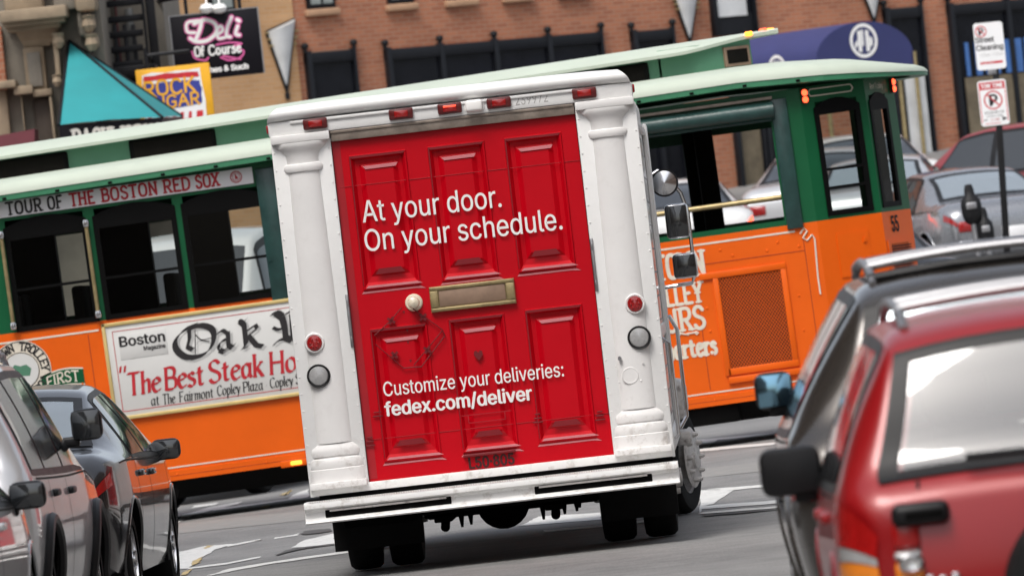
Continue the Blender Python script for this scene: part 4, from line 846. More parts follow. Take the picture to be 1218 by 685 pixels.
class Shape:
    def __init__(s, spec, sx=1, sz=1, sy=1, rx=1):
        K = np.array(spec['keys'], float); K[:, 0] *= sy; K[:, 1:4] *= sz; K[:, 4:] *= sx; K[:, 6] *= rx
        n = 400; t = np.linspace(0, 1, n); tk_ = np.concatenate([[0], np.cumsum(np.hypot(np.diff(K[:, 0]), 1.2*np.diff(K[:, 3])))]); tk_ /= tk_[-1]
        T = np.array([np.interp(t, tk_, K[:, i]) for i in range(7)]); kk = np.hanning(23); kk /= kk.sum()
        S = np.array([np.convolve(np.pad(r, 11, mode='edge'), kk, 'valid') for r in T])
        S[:, :3] = T[:, :3]; S[:, -3:] = T[:, -3:]; s.t, s.S = t, S; s.L = K[-1, 0]; s.r = spec['r']*sz; s.wb = [a*sy for a in spec['wb']]
        s.gl = spec['glass']; s.sy = sy
    def at(s, t): return [np.interp(t, s.t, r) for r in s.S]
    def ty(s, y): return float(np.interp(y, np.maximum.accumulate(s.S[0]), s.t))
    def low(s, t, c):                   # lower side: sill to belt line
        y, zb, zl, zt, wl, wb, wt = s.at(t); z0 = zb+.10; z = z0+(zl-z0)*c; wm = max(wl, wb)
        x = wl*.975+(wb-wl*.975)*c+.032*math.sin(math.pi*min(1, c*1.02)) ; return Vector((x, y, z))
    def gh(s, t, b):                    # belt line to roof edge
        y, zb, zl, zt, wl, wb, wt = s.at(t); a = s.low(t, 1); ze = zt-.045*min(1, (zt-zl)/.2); x = a.x+(wt-a.x)*b+.022*math.sin(math.pi*b)
        return Vector((x, y, a.z+(ze-a.z)*b))
    def top(s, t, q):
        y, zb, zl, zt, wl, wb, wt = s.at(t); ze = zt-.045*min(1, (zt-zl)/.2); return Vector((wt*q, y, ze+(zt-ze)*(1-abs(q)**2.6)))
    def ring(s, t):
        y, zb = s.at(t)[:2]; a = s.low(t, 0); R = [Vector((a.x*k, y, zb)) for k in (0, .5, .88)]; R.append(Vector((a.x*.97, y, zb+.03)))
        R += [s.low(t, c) for c in np.linspace(0, 1, 10)]; e = s.gh(t, .965); R += [s.gh(t, b) for b in np.linspace(.06, .94, 7)]
        f = s.top(t, .93); h = s.gh(t, 1); R.append(e*.5+h*.5-(h-s.top(t, .9))*.12); R += [s.top(t, q) for q in (.95, .85, .7, .5, .25, 0)]
        return R
def patch(F, nu, nv, off=.004, mirror=False):
    P = [[F(i/nu, j/nv) for j in range(nv+1)] for i in range(nu+1)]; Q = []
    for i in range(nu+1):
        r = []
        for j in range(nv+1):
            a = P[min(i+1, nu)][j]-P[max(i-1, 0)][j]; b = P[i][min(j+1, nv)]-P[i][max(j-1, 0)]; n = a.cross(b).normalized()
            if n.dot(Vector((P[i][j].x, 0, P[i][j].z-.6))) < 0: n = -n
            p = P[i][j]+n*off; r.append(Vector((-p.x, p.y, p.z)) if mirror else p)
        Q.append(r)
    return Q
def carpaint(name, col, metal=.0, rough=.3, coat=.9): return mat(name, col, rough, metal, coat=coat, var=.04, scale=4, coatr=.04)
CARGLASS = mat('tinted car window', (.016, .019, .022), .03, coat=.6, spec=.8, var=.03)
SEAM = mat('panel gap', (.008, .008, .008), .7)
def make_car(name, label, cat, spec, paint_, loc, yaw, sx=1, sy=1, sz=1, detail=2, flares=False, rails=False, cladding=False, group=None, lit=False, rimm=None, mirror_col=None, tail='side', roll=None, plate=True, mir_=(0, 0, 1, 1), mglass=None, rx=1, rglass=None, hollow=False):
    spec_g = SPEC[spec]['glass']; root = thing(name, label, cat, loc, (0, math.atan(-.0096) if roll is None else roll, yaw), group); S = Shape(SPEC[spec], sx, sz, sy, rx)
    nst = 90 if detail > 1 else 56; rows = []
    for t in np.linspace(0, 1, nst):
        R = S.ring(t); rows.append([Vector((-p.x, p.y, p.z)) for p in reversed(R[1:])]+R+[])
        rows[-1] = rows[-1][:-1] if False else rows[-1]
    b = bmesh.new(); V = [[b.verts.new(p) for p in r] for r in rows]; m = len(V[0])
    # left half ends at the roof centre, so weld the two roof centre columns by closing the ring
    for i in range(nst-1):
        for j in range(m): 
            q = (V[i][j], V[i][(j+1) % m], V[i+1][(j+1) % m], V[i+1][j])
            try: b.faces.new(q)
            except ValueError: pass
    b.faces.new(V[0]); b.faces.new(list(reversed(V[-1]))); bmesh.ops.remove_doubles(b, verts=b.verts, dist=.0004); bmesh.ops.recalc_face_normals(b, faces=b.faces)
    me = bpy.data.meshes.new('body'); b.to_mesh(me); b.free(); body = bpy.data.objects.new('body', me); COL.objects.link(body); me.materials.append(paint_); me.materials.append(DEEPBLK)
    cut = MB()
    for y in S.wb:
        for sgn in (-1, 1): cut.cyl((sgn*.52*sx, y, S.r), (sgn*1.2, y, S.r), S.r+.055, n=36)
    cu = cut.build('cutter', DEEPBLK); md = body.modifiers.new('wheel_wells', 'BOOLEAN'); md.operation = 'DIFFERENCE'; md.object = cu; md.solver = 'EXACT'; md.material_mode = 'TRANSFER'
    bpy.context.view_layer.update(); nm = bpy.data.meshes.new_from_object(body.evaluated_get(bpy.context.evaluated_depsgraph_get()))
    body.modifiers.clear(); body.data = nm; bpy.data.meshes.remove(me); cm = cu.data; bpy.data.objects.remove(cu); bpy.data.meshes.remove(cm)
    if hollow:
        b = bmesh.new(); b.from_mesh(nm); kill = []
        for f in b.faces:
            c = f.calc_center_median()
            for y0, y1 in (spec_g['rear'], spec_g['front']):
                if y0*sy < c.y < y1*sy:
                    r_ = S.at(S.ty(c.y)); 
                    if abs(c.x) < .89*r_[6] and c.z > r_[3]-.11: kill.append(f)
        bmesh.ops.delete(b, geom=list(set(kill)), context='FACES'); b.to_mesh(nm); b.free()
        mb = MB(); zi = .80*sz; mb.rbox(-.70*sx, .70*sx, .35*sy, 3.2*sy, .35, zi, .03)
        for x in (-.36, .36):
            mb.rbox(x-.24, x+.24, 1.95*sy, 2.10*sy, zi-.1, 1.22*sz, .06, seg=3); mb.rbox(x-.12, x+.12, 1.93*sy, 2.03*sy, 1.23*sz, 1.43*sz, .05, seg=3); mb.rbox(x-.015, x+.015, 1.96*sy, 1.99*sy, 1.2*sz, 1.26*sz, .005)
            mb.rbox(x-.28, x+.28, .95*sy, 1.08*sy, zi-.1, 1.12*sz, .06, seg=3); mb.rbox(x-.12, x+.12, .94*sy, 1.03*sy, 1.12*sz, 1.27*sz, .05, seg=3)
        mb.rbox(-.68*sx, .68*sx, 2.9*sy, 3.25*sy, zi-.2, 1.05*sz, .06); mb.lathe([(.17, -.015), (.19, 0), (.17, .015), (.15, 0), (.17, -.015)], (-.36, 2.75*sy, 1.02*sz), (0, 1, .35), n=24)
        mb.build('cabin', mat('dark grey cabin trim', (.03, .03, .032), .7), root)
    nm.polygons.foreach_set('use_smooth', [True]*len(nm.polygons)); nm.set_sharp_from_angle(angle=rad(38)); body.parent = root
    G2 = S.gl
    mb = MB(); t0, t1 = (S.ty(v*sy) for v in G2['rear']); mb.grid(patch(lambda a, c: S.top(t0+(t1-t0)*a, -.90+1.8*c), 10, 14, .006)); mb.build('rear_window', rglass or CARGLASS, root, 60); mb = MB()
    for A0, A1, C0, C1 in ((-.05, .06, 0, 1), (.95, 1.06, 0, 1), (0, 1, 0, .05), (0, 1, .95, 1)): mb.grid(patch(lambda a, c: S.top(t0+(t1-t0)*(A0+(A1-A0)*a), -.97+1.94*(C0+(C1-C0)*c)), 10, 10, .008))
    mb.build('window_seal', BLACK, root, 60)
    mb = MB(); t2, t3 = (S.ty(v*sy) for v in G2['front']); mb.grid(patch(lambda a, c: S.top(t2+(t3-t2)*a, -.92+1.84*c), 10, 14, .006)); mb.build('windscreen', THINGLASS if hollow else CARGLASS, root, 60)
    for mir in (False, True):
        lo, hi = G2['side'][0][0][0], G2['side'][-1][0][1]; lo2, hi2 = G2['side'][0][1][0], G2['side'][-1][1][1]
        if detail > 0:
            F = lambda a, c: S.gh(S.ty(sy*((lo-.05)+(hi-lo+.10)*a+((lo2-.03-(lo-.05))+((hi2+.03-lo2+.03)-(hi-lo+.10))*a)*c)), .02+.93*c)
            mb = MB(); mb.grid(patch(F, 26, 5, .003, mir)); mb.build('window_trim', BLACK, root, 60)
        for (a0, a1), (b0, b1) in G2['side']:
            F = lambda a, c: S.gh(S.ty(sy*((a0+(a1-a0)*a)*(1-c)+(b0+(b1-b0)*a)*c)), .08+.80*c)
            mb = MB(); mb.grid(patch(F, 12, 5, .007, mir)); mb.build('side_window', CARGLASS, root, 60)
        sg = -1 if mir else 1
        # door gaps, handles, sill
        if detail > 0:
            mb = MB()
            for yy in ((G2['side'][-1][0][0]-.04)*sy, (G2['side'][-1][0][1]+.12)*sy, (G2['side'][-2][0][0]+.02)*sy):
                tt = S.ty(yy); mb.grid(patch(lambda a, c: S.low(S.ty(yy+(a-.5)*.012), .04+.94*c), 1, 10, .002, mir))
            mb.grid(patch(lambda a, c: S.low(S.ty(.5*sy+a*(S.L-1.1*sy)), .985+.02*c), 20, 1, .0025, mir)); mb.build('door_gaps', SEAM, root, 60)
            for yy in ((G2['side'][-1][0][0]+.10)*sy, (G2['side'][-2][0][0]+.22)*sy):
                p = S.low(S.ty(yy), .86); mb = MB(); mb.rbox(sg*p.x-.012 if sg > 0 else -p.x-.03, sg*p.x+.03 if sg > 0 else -p.x+.012, yy-.09, yy+.09, p.z-.02, p.z+.02, .012); mb.build('door_handle', paint_ if not cladding else BLACK, root)
            for yy in S.wb:
                P = []
                for k in range(25):
                    a = math.pi*(-.08+1.16*k/24); y_, z_ = yy+(S.r+.062)*math.cos(a), S.r+(S.r+.062)*math.sin(a)
                    q = S.low(S.ty(min(max(y_, .02), S.L-.02)), 0); c = max(0, min(1, (z_-q.z)/max(.01, S.low(S.ty(y_), 1).z-q.z))); P.append((sg*(S.low(S.ty(y_), c).x+(.012 if flares else -.004)), y_, z_))
                mb = MB(); mb.tube(P, .032 if flares else .013, 8); mb.build('arch_flare' if flares else 'arch_lip', mirror_col if flares and mirror_col else (paint_ if not cladding else BLACK), root)
            if cladding:
                mb = MB(); mb.grid(patch(lambda a, c: S.low(S.ty(.15*sy+a*(S.L-.3*sy)), .0+.30*c), 40, 3, .012, mir)); 
        # mirrors
        ym = (G2['side'][-1][0][1]-.12)*sy; p = S.low(S.ty(ym), 1.0); mb = MB(); hw, hh = .105*mir_[2], (.075 if spec == 'sedan' else .095)*mir_[3]; p = p+Vector((mir_[0], 0, mir_[1]))
        cx = sg*(p.x-.02+hw); mb.rbox(cx-hw, cx+hw, ym-.06, ym+.05, p.z+.02, p.z+.02+2*hh, .045, seg=4); mb.rbox(sg*p.x-.09, sg*p.x+.02, ym-.03, ym+.03, p.z-.01, p.z+.05, .015); mb.rbox(min(sg*p.x, cx), max(sg*p.x, cx), ym-.02, ym+.02, p.z+.03, p.z+.07, .01)
        mo = mb.build('mirror', mirror_col or BLACK, root, 60); mb = MB(); mb.rbox(cx-hw+.012, cx+hw-.012, ym-.064, ym-.058, p.z+.032, p.z+.008+2*hh, .002); mb.build('mirror_glass', mglass or DKGLASS, mo)
        # lamps
        mb = MB()
        if tail == 'tall':
            mb.grid(patch(lambda a, c: S.low(S.ty(.03*sy+.16*sy*a), .62+.36*c), 5, 6, .008, mir)); 
        elif tail != 'none': mb.grid(patch(lambda a, c: S.low(S.ty(.012+(.17 if spec == 'sedan' else .16)*sy*a), .82+.15*c), 6, 4, .008, mir))
        y0, zb0, zl0, zt0, wl0, wb0, wt0 = S.at(S.ty(.02)); mb.rbox(sg*(wb0-.24) if sg > 0 else -wb0+.02, sg*(wb0-.02) if sg > 0 else -wb0+.24, -.012, .06, zl0-.15, zl0-.01, .03); (mb.build('tail_lamp', REDLIT if lit else LENSRED, root, 50) if tail != 'none' else None)
        y0, zb0, zl0, zt0, wl0, wb0, wt0 = S.at(S.ty(S.L-.03)); mb = MB(); mb.rbox(sg*.30 if sg > 0 else -.62*sx, sg*.62*sx if sg > 0 else -.30, S.L-.16, S.L+.005, zl0-.05, zl0+.06, .04); mb.build('headlight', LENSCLR, root)
    for y in S.wb:
        for sgn in (-1, 1):
            xx = sgn*(S.low(S.ty(y), .3).x-.125); mb = MB(); h = .105; r = S.r
            mb.lathe([(r*.66, -h), (r*.82, -h*1.02), (r*.95, -h*.92), (r, -h*.6), (r, h*.6), (r*.95, h*.92), (r*.82, h*1.02), (r*.66, h)], (0, 0, 0), (1, 0, 0), n=30); o = mb.build('wheel', RUBBER, root); o.location = (xx, y, r)
            if detail > 0:
                mb = MB(); e = sgn
                mb.lathe([(r*.68, e*h*.95), (r*.64, e*h*.9), (r*.60, e*h*.2), (r*.2, e*h*.1), (0, e*h*.1)], (0, 0, 0), (1, 0, 0), n=28)
                for k in range(5):
                    a = 2*math.pi*k/5; d = Vector((0, math.cos(a), math.sin(a))); pz = Vector((0, -d.z, d.y))
                    v = [Vector((e*h*.88, 0, 0))+d*(r*q)+pz*(r*w_*s_) for q, w_ in ((.08, .10), (.62, .15)) for s_ in (-1, 1)]; v2 = [p_-Vector((e*.035, 0, 0)) for p_ in v]
                    mb.faces(v+v2, [(0, 1, 3, 2), (4, 6, 7, 5), (0, 4, 5, 1), (2, 3, 7, 6), (0, 2, 6, 4), (1, 5, 7, 3)])
                mb.lathe([(r*.16, e*h*.6), (r*.15, e*h*1.0), (0, e*h*1.05)], (0, 0, 0), (1, 0, 0), n=16); mb.build('rim', rimm or CHROME, o)
    mb = MB(); a_ = S.at(S.ty(.06)); mb.rbox(-a_[4]*.98, a_[4]*.98, -.05, .1, a_[1]+.03, a_[1]+.22, .05, seg=3); mb.build('rear_bumper', BLACK if cladding else paint_, root)
    if plate:
        mb = MB(); zp = S.at(S.ty(.02))[2]-.2; mb.rbox(-.16, .16, -.03 if spec == 'sedan' else -.02, .02, zp-.08, zp+.08, .006); mb.build('number_plate', SIGNW, root)
    if rails:
        for sg in (-1, 1):
            P = []
            for k in range(15):
                y = (.55+1.95*k/14)*sy; q = S.top(S.ty(y), .90); P.append((sg*q.x, y, q.z+.062*math.sin(math.pi*min(1, max(0, k/14)))**.25+.0))
            mb = MB(); mb.tube(P, .017, 8); mb.build('roof_rail', STEEL, root)
        for k in (2, 12):
            y, z_ = P[k][1], P[k][2]; mb = MB(); w_ = abs(P[k][0])+.0; C = [(-w_+2*w_*q/12, y, z_+.012+.03*(1-(2*q/12-1)**2)) for q in range(13)]
            rows = [[Vector(c)+Vector((0, .035*math.cos(a), .022*math.sin(a))) for a in np.linspace(0, 2*math.pi, 11)] for c in C]; mb.grid(rows); mb.poly(rows[0][:-1]); mb.poly(rows[-1][:-1]); mb.rbox(-w_-.02, -w_+.02, y-.04, y+.04, z_-.03, z_+.02, .015); mb.rbox(w_-.02, w_+.02, y-.04, y+.04, z_-.03, z_+.02, .015); mb.build('roof_crossbar', STEEL, root)
    return root, S
SILV = carpaint('silver metallic paint', (.58, .585, .595), .5, .36); BLKP = carpaint('black metallic paint', (.022, .022, .025), .4, .2); DKBRN = carpaint('dark bronze paint', (.055, .048, .042), .6, .25)
REDP = carpaint('red car paint', (.27, .003, .005), .1, .32, .4); GREYP = carpaint('grey car paint', (.27, .28, .30), .6, .25)
THINGLASS = glass_mat('thin car glass', (.74, .80, .80), .18)
SKYGLASS = mat('sky-tinted rear glass', (.34, .39, .42), .06, .5, coat=.5, var=.03); WHTP = carpaint('white car paint', (.62, .62, .61), 0, .3); MAROONP = carpaint('maroon car paint', (.28, .03, .035), .3, .3)  # SKYGLASS: sky reflection put into a pale, half-metal base colour
PARKED = 'cars parked along the left kerb'
def at_left(x, y): return (x, y, g(x, y))
XL = -4.0
# three cars on the left, tails towards us
make_car('parked_sedan', 'black sedan parked at the kerb, its mirror standing in front of the orange trolley side', 'car', 'sedan', BLKP, at_left(XL+.03, 47.9), -rad(1.9), group=PARKED, rglass=SKYGLASS, mir_=(-.03, -.05, .9, .9))
suv, SS = make_car('parked_suv', 'silver sport utility vehicle with black window frames parked between a black and a silver sedan', 'car', 'suv', SILV, at_left(XL-.08, 42.1), -rad(1.8), group=PARKED, flares=True, rails=True, cladding=True, sz=.97, mirror_col=BLACK, mir_=(0, .15, .85, .95))
near, SN = make_car('parked_sedan', 'silver sedan parked behind the silver sport utility vehicle, only its front corner in view', 'car', 'sedan', SILV, at_left(XL-.10, 37.2), -rad(1.9), group=PARKED, mirror_col=BLACK, mir_=(0, -.04, .9, .95))
mb = MB(); q = SS.top(SS.ty(.7), .7); mb.tube([(.30, .75, q.z-.02), (.31, .72, q.z+.2), (.32, .68, q.z+.42)], .004, 6); mb.lathe([(0, -.008), (.008, 0), (0, .008)], (.32, .68, q.z+.42), n=8); mb.build('antenna', BLACK, suv)
mb = MB(); mb.rbox(.80, .92, .95, 3.3, .26, .34, .03); mb.build('running_board', STEEL, suv)
# right-hand side: dark one, then the red one close to us
dk, SD = make_car('parked_suv', 'dark bronze sport utility vehicle parked ahead of the red one, its mirror glass bluish', 'car', 'suv', DKBRN, (1.60, 31.6, g(1.60, 31.6)), 0, rails=True, group='cars parked along the right kerb', mirror_col=BLACK, sx=1.09, rx=.86, sz=.958, tail='tall', mir_=(-.08, .10, .8, .85), mglass=MIRRORG, rglass=SKYGLASS)
rd, SR = make_car('red_suv', 'small red sport utility vehicle with a spare wheel on its tail and black mirrors', 'car', 'suv', REDP, (1.545, 26.45, g(1.545, 26.45)), 0, rails=True, group='cars parked along the right kerb', mirror_col=BLACK, sx=.985, sz=.875, sy=.93, tail='none', plate=False, rglass=THINGLASS, hollow=True, mir_=(.0, -.04, 1.08, .95), mglass=BLACK)

# red car's tail: lamps, handle, badge, spare wheel
RL0 = Vector((1.545, 26.45, g(1.545, 26.45)))
def RL(px, py, D=26.5): p = W(px, py, D)-RL0; return p.x, p.z
for sg in (1, -1):
    x, z = RL(1010, 608); x2 = -x
    mb = MB(); c = x if sg > 0 else -x
    wrap = lambda y0, y1, c0, c1, o_: patch(lambda a, c: SR.low(SR.ty(y0+(y1-y0)*a), c0+(c1-c0)*c), 8, 6, o_, sg < 0)
    xo = .60 if sg > 0 else -.60; lo_, hi_ = min(xo, sg*.695), max(xo, sg*.695)
    zc_l = lambda c: SR.low(SR.ty(.02), c).z
    mb.grid(wrap(.004, .20, .72, 1.0, .010)); mb.rbox(lo_, hi_, -.014, .05, zc_l(.72), zc_l(1.0), .02, seg=3); tl = mb.build('tail_lamp', mat('deep red lamp lens', (.34, .005, .005), .25, coat=.3, var=.2, scale=14), rd, 60)
    mb = MB(); mb.grid(wrap(.004, .16, .62, .71, .010)); mb.rbox(lo_, hi_, -.013, .05, zc_l(.62), zc_l(.71), .015); mb.build('reversing_lens', LENSCLR, tl, 60)
    mb = MB(); mb.grid(wrap(.004, .16, .40, .61, .010)); mb.rbox(lo_, hi_, -.013, .05, zc_l(.40), zc_l(.61), .015); mb.build('indicator_lens', AMBER, tl, 60)
x0, z0 = RL(1063, 625); x1, z1 = RL(1130, 590)
mb = MB(); mb.rbox(x0, x1, -.045, .05, z0, z1, .03, seg=4); th = mb.build('tailgate_handle', BLACK, rd)
mb = MB(); mb.rbox(x0+.04, x1-.02, -.048, -.02, z0+.02, z0+.055, .012); mb.build('handle_recess', DEEPBLK, th)
x, z = RL(1085, 666); mb = MB(); mb.lathe([(.045, 0), (.045, -.012), (.036, -.018), (.03, -.012), (0, -.01)], (x, -.015, z), (0, 1, 0), n=24)
for v in range(len(mb.v)): a = mb.v[v]; mb.v[v] = (a[0], a[1], z+(a[2]-z)*.72)
mb.build('oval_badge', CHROME, rd)
mb = MB()
for k in range(5): x, z = RL(1078+15*k, 691-1.6*k); mb.rbox(x-.016, x+.016, -.022, .0, z-.03, z+.022-.006*(k % 2), .008)
mb.build('chrome_letters', CHROME, rd)
mb = MB(); P = [RL(*p, 26.6) for p in ((1150, 541), (1218, 534))]; mb.tube([(P[0][0], .03, P[0][1]), (P[1][0], .02, P[1][1]), (P[1][0]+.18, .02, P[1][1]-.02)], .013, 6); mb.build('rear_wiper', BLACK, rd)
x, z = RL(1312, 700)
mb = MB(); mb.lathe([(.18, -.20), (.27, -.215), (.315, -.20), (.335, -.15), (.335, -.06), (.31, -.02), (.1, -.02)], (x, 0, z), (0, 1, 0), n=40); sp = mb.build('spare_wheel', RUBBER, rd)
mb = MB(); mb.lathe([(0, -.205), (.17, -.21), (.19, -.19), (.19, -.1)], (x, 0, z), (0, 1, 0), n=32); mb.build('spare_cover', BLACK, sp)
mb = MB()
for sg in (-1, 1):
    mb.tube([(sg*.60, -.004, .30), (sg*.615, -.006, .60), (sg*.60, .006, .80), (sg*.585, .05, .93)], .006, 6)
mb.tube([(-.60, -.004, .30), (.60, -.004, .30)], .006, 6); mb.build('tailgate_gap', SEAM, rd)
mb = MB(); P = [RL(*p, 26.75) for p in ((1052, 556), (1218, 533))]; mb.rbox(P[0][0], -P[0][0], -.0, .1, P[0][1]-.012, P[0][1], .005) if False else None
# dark car's lamp and rear screen seal
mb = MB(); mb.tube([(-.55, .62, 1.595), (-.2, .56, 1.62), (.2, .56, 1.62), (.55, .62, 1.595)], .02); mb.build('roof_spoiler', BLACK, dk)

# ---------------------------------------------------------------- buildings beyond the crossing
PSI = rad(35); FO = W(600, 60, 109); FO.z = 0
fu = Vector((math.cos(PSI), math.sin(PSI), 0)); fn_ = Vector((-math.sin(PSI), math.cos(PSI), 0))
def fac(px, py):
    d = ray(px, py); o = Vector((0, 0, HCAM)); t = (FO-o).dot(fn_)/d.dot(fn_); p = o+d*t; return (p-FO).dot(fu), p.z
def face_at(name, label): return thing(name, label, 'building', FO, (0, 0, PSI))
uT0, uT1, uR = fac(196, 60)[0], fac(352, 60)[0], fac(1420, 60)[0]
rbk = face_at('brick_building', 'red brick building with black shop fronts and frosted cone lamps behind the trolley')
mb = MB(); mb.box(uT1, uR, 0, 4, -.5, 9); mb.build('wall', BRICK, rbk)
tan_ = face_at('tan_brick_building', 'tan brick building end between the red brick wall and the hanging signs')
mb = MB(); mb.box(uT0, uT1-.004, -.03, 4, -.5, 9); mb.build('wall', TANBRICK, tan_)
mb = MB(); mb.box(uT0-.9, uT0-.004, -.1, 4, -.5, 9); mb.build('stone_edge', STONEG, tan_)
def shop(quad, posts, parent, bottom=1.3, n=1, pane_=DKPANE):
    (a, zt), (b, zt2) = fac(*quad[0]), fac(*quad[1]); zt = (zt+zt2)/2
    mb = MB(); mb.rbox(a, b, -.10, .05, zt-.16, zt, .02); w_ = .07
    mb.box(a, b, -.06, .0, bottom, bottom+.3)
    for k in range(n+1): x = a+(b-a)*k/n; mb.rbox(max(a, x-w_/2), min(b, x+w_/2) if k else a+w_, -.12, .0, bottom, zt+.02, .008)
    o = mb.build('shop_front', SHOPBLK, parent)
    for k in range(n):
        mb = MB(); xa, xb = a+(b-a)*k/n+.05, a+(b-a)*(k+1)/n-.05; mb.box(xa, xb, -.05, -.02, bottom+.3, zt-.16); mb.build('pane', pane_, o)
    for k in (range(n+1) if posts else ()):
        x = a+(b-a)*k/n; mb = MB(); mb.cyl((x, -.07, zt), (x, -.07, zt+.05), .03); mb.lathe([(0, -.05), (.045, -.03), (.055, 0), (.045, .03), (0, .05)], (x, -.07, zt+.09), n=12); mb.build('finial', IRON, o)
    return o
shop([(360, 64), (418, 59)], True, rbk); shop([(455, 58), (712, 40)], True, rbk, n=4); shop([(748, 39), (797, 34)], True, rbk)
o = shop([(838, -40), (889, -44)], False, rbk, bottom=fac(862, 43)[1])
mb = MB(); (a, za1), (b, zb1) = fac(846, 22), fac(880, -30); mb.box(a, b, -.08, -.055, za1, zb1); mb.build('blind', FROST, o)
o = shop([(1048, 12), (1092, 8)], True, rbk); a, z1 = fac(1072, 88); b, z2 = fac(1104, 170); mb = MB(); mb.box(a, b, -.075, -.055, z2-.6, z1); mb.build('pale_curtain', FROST, o)
for quad, pn_ in (([(775, 118), (806, 115)], DKPANE), ([(866, 112), (900, 109)], mat('drab curtain', (.16, .13, .085), .8, var=.4, scale=4)), ([(902, 109), (938, 106)], DKPANE)): shop(quad, False, rbk, bottom=1.6, pane_=pn_)
c, _ = fac(1086, 120); mb = MB(); mb.cyl((c, -.14, 1.2), (c, -.14, z1+.3), .03); mb.build('brass_post', BRASS, o)
o = shop([(1124, 6), (1262, -4)], True, rbk, n=2)
a, z1 = fac(1140, 52); b, z2 = fac(1250, 84); mb = MB(); z3 = fac(1180, 165)[1]; mb.box(a, b, -.075, -.055, z3-.5, z2); mb.build('tan_curtain', mat('drab curtain', (.16, .13, .085), .8, var=.4, scale=4), o)
for k in range(9):
    x = a+(b-a)*(k+.3)/9; mb = MB(); mb.box(x, x+.06+.03*(k % 3), -.078, -.056, z2+.02, z1); mb.build('blue_banner', mat('blue strip cloth', (.06, .16, .42), .6), o)
for q in (((364, 12), (397, 9)), ((460, 6), (490, 3)), ((530, 1), (562, -2)), ((598, -4), (628, -6)), ((664, -9), (694, -11))):
    (a, z), (b, _) = fac(*q[0]), fac(*q[1]); mb = MB(); mb.rbox(a, b, -.06, .0, z, z+1.1, .01); wn = mb.build('window', IRON, rbk)
    mb = MB(); mb.box(a+.05, b-.05, -.066, -.06, z+.06, z+1.0); mb.build('pane', mat('sky-tinted pane', (.25, .28, .27), .08), wn); mb = MB(); mb.box((a+b)/2-.015, (a+b)/2+.015, -.075, -.066, z+.06, z+1.0); mb.build('mullion', IRON, wn)  # pale base colour stands for sky reflected in the pane
    mb = MB(); mb.rbox(a-.04, b+.05, -.1, .0, z-.10, z-.005, .02); mb.build('sill', mat('tan stone sill', (.42, .25, .15), .8), wn)
(a, z), (b, _) = fac(247, 16), fac(277, 13); mb = MB(); mb.rbox(a, b, -.08, -.02, z, z+1, .01); wn = mb.build('window', IRON, tan_); mb = MB(); mb.box(a+.05, b-.05, -.086, -.08, z+.05, z+.9); mb.build('pane', mat('sky-tinted pane', (.25, .28, .27), .08), wn)  # same pale pane colour with the sky painted in
# lamps: frosted wall cones, points down
for tri, lab in ((((315, 39), (347, 24), (333, 110)), 'frosted cone wall lamp on tan brick beside the black hanging sign'), (((799, -4), (826, -8), (815, 52)), 'frosted cone wall lamp between the narrowest black shop front and the window with a blind'), (((1020, -20), (1045, -24), (1033, 28)), 'frosted cone wall lamp above the navy canopy')):
    P = [fac(*p) for p in tri]; cx = (P[0][0]+P[1][0])/2; r_ = (P[1][0]-P[0][0])/2; zt, zb1 = (P[0][1]+P[1][1])/2, P[2][1]
    L_ = thing('wall_lamp', lab, 'wall lamp', FO+fu*cx-fn_*.04+Vector((0, 0, zb1)), (0, 0, PSI), group='cone lamps on the brick wall'); h = zt-zb1
    sl_ = (P[1][1]-P[0][1])/2
    mb = MB(); n = 14
    rows = [[(k_*r_*math.cos(math.pi+math.pi*i/n), k_*r_*.8*math.sin(math.pi+math.pi*i/n), h*k_+sl_*k_*math.cos(math.pi+math.pi*i/n)) for i in range(n+1)] for k_ in (.04, .5, 1)]; mb.grid(rows); mb.poly(rows[-1]); mb.build('shade', FROST, L_)
    mb = MB(); e = .018
    for s_ in (-1, 1): mb.tube([(0, 0, -.06), (0, -.01, 0), (s_*r_*1.04, -.01, h+s_*sl_)], .022, 6)
    mb.tube([(-r_*1.04, -.01, h-sl_), (r_*1.04, -.01, h+sl_)], .022, 6); mb.lathe([(0, -.12), (.03, -.1), (.035, -.03), (0, 0)], (0, -.01, 0), n=10); mb.build('frame', IRON, L_)
    mb = MB()
    for q in (.70, .80, .90):
        for s_ in (-1, 1): mb.cyl((s_*r_*q, -.03, h*q), (s_*(r_*q+.06), -.03, h*q+.01), .016)
    mb.build('clips', BRASS, L_)
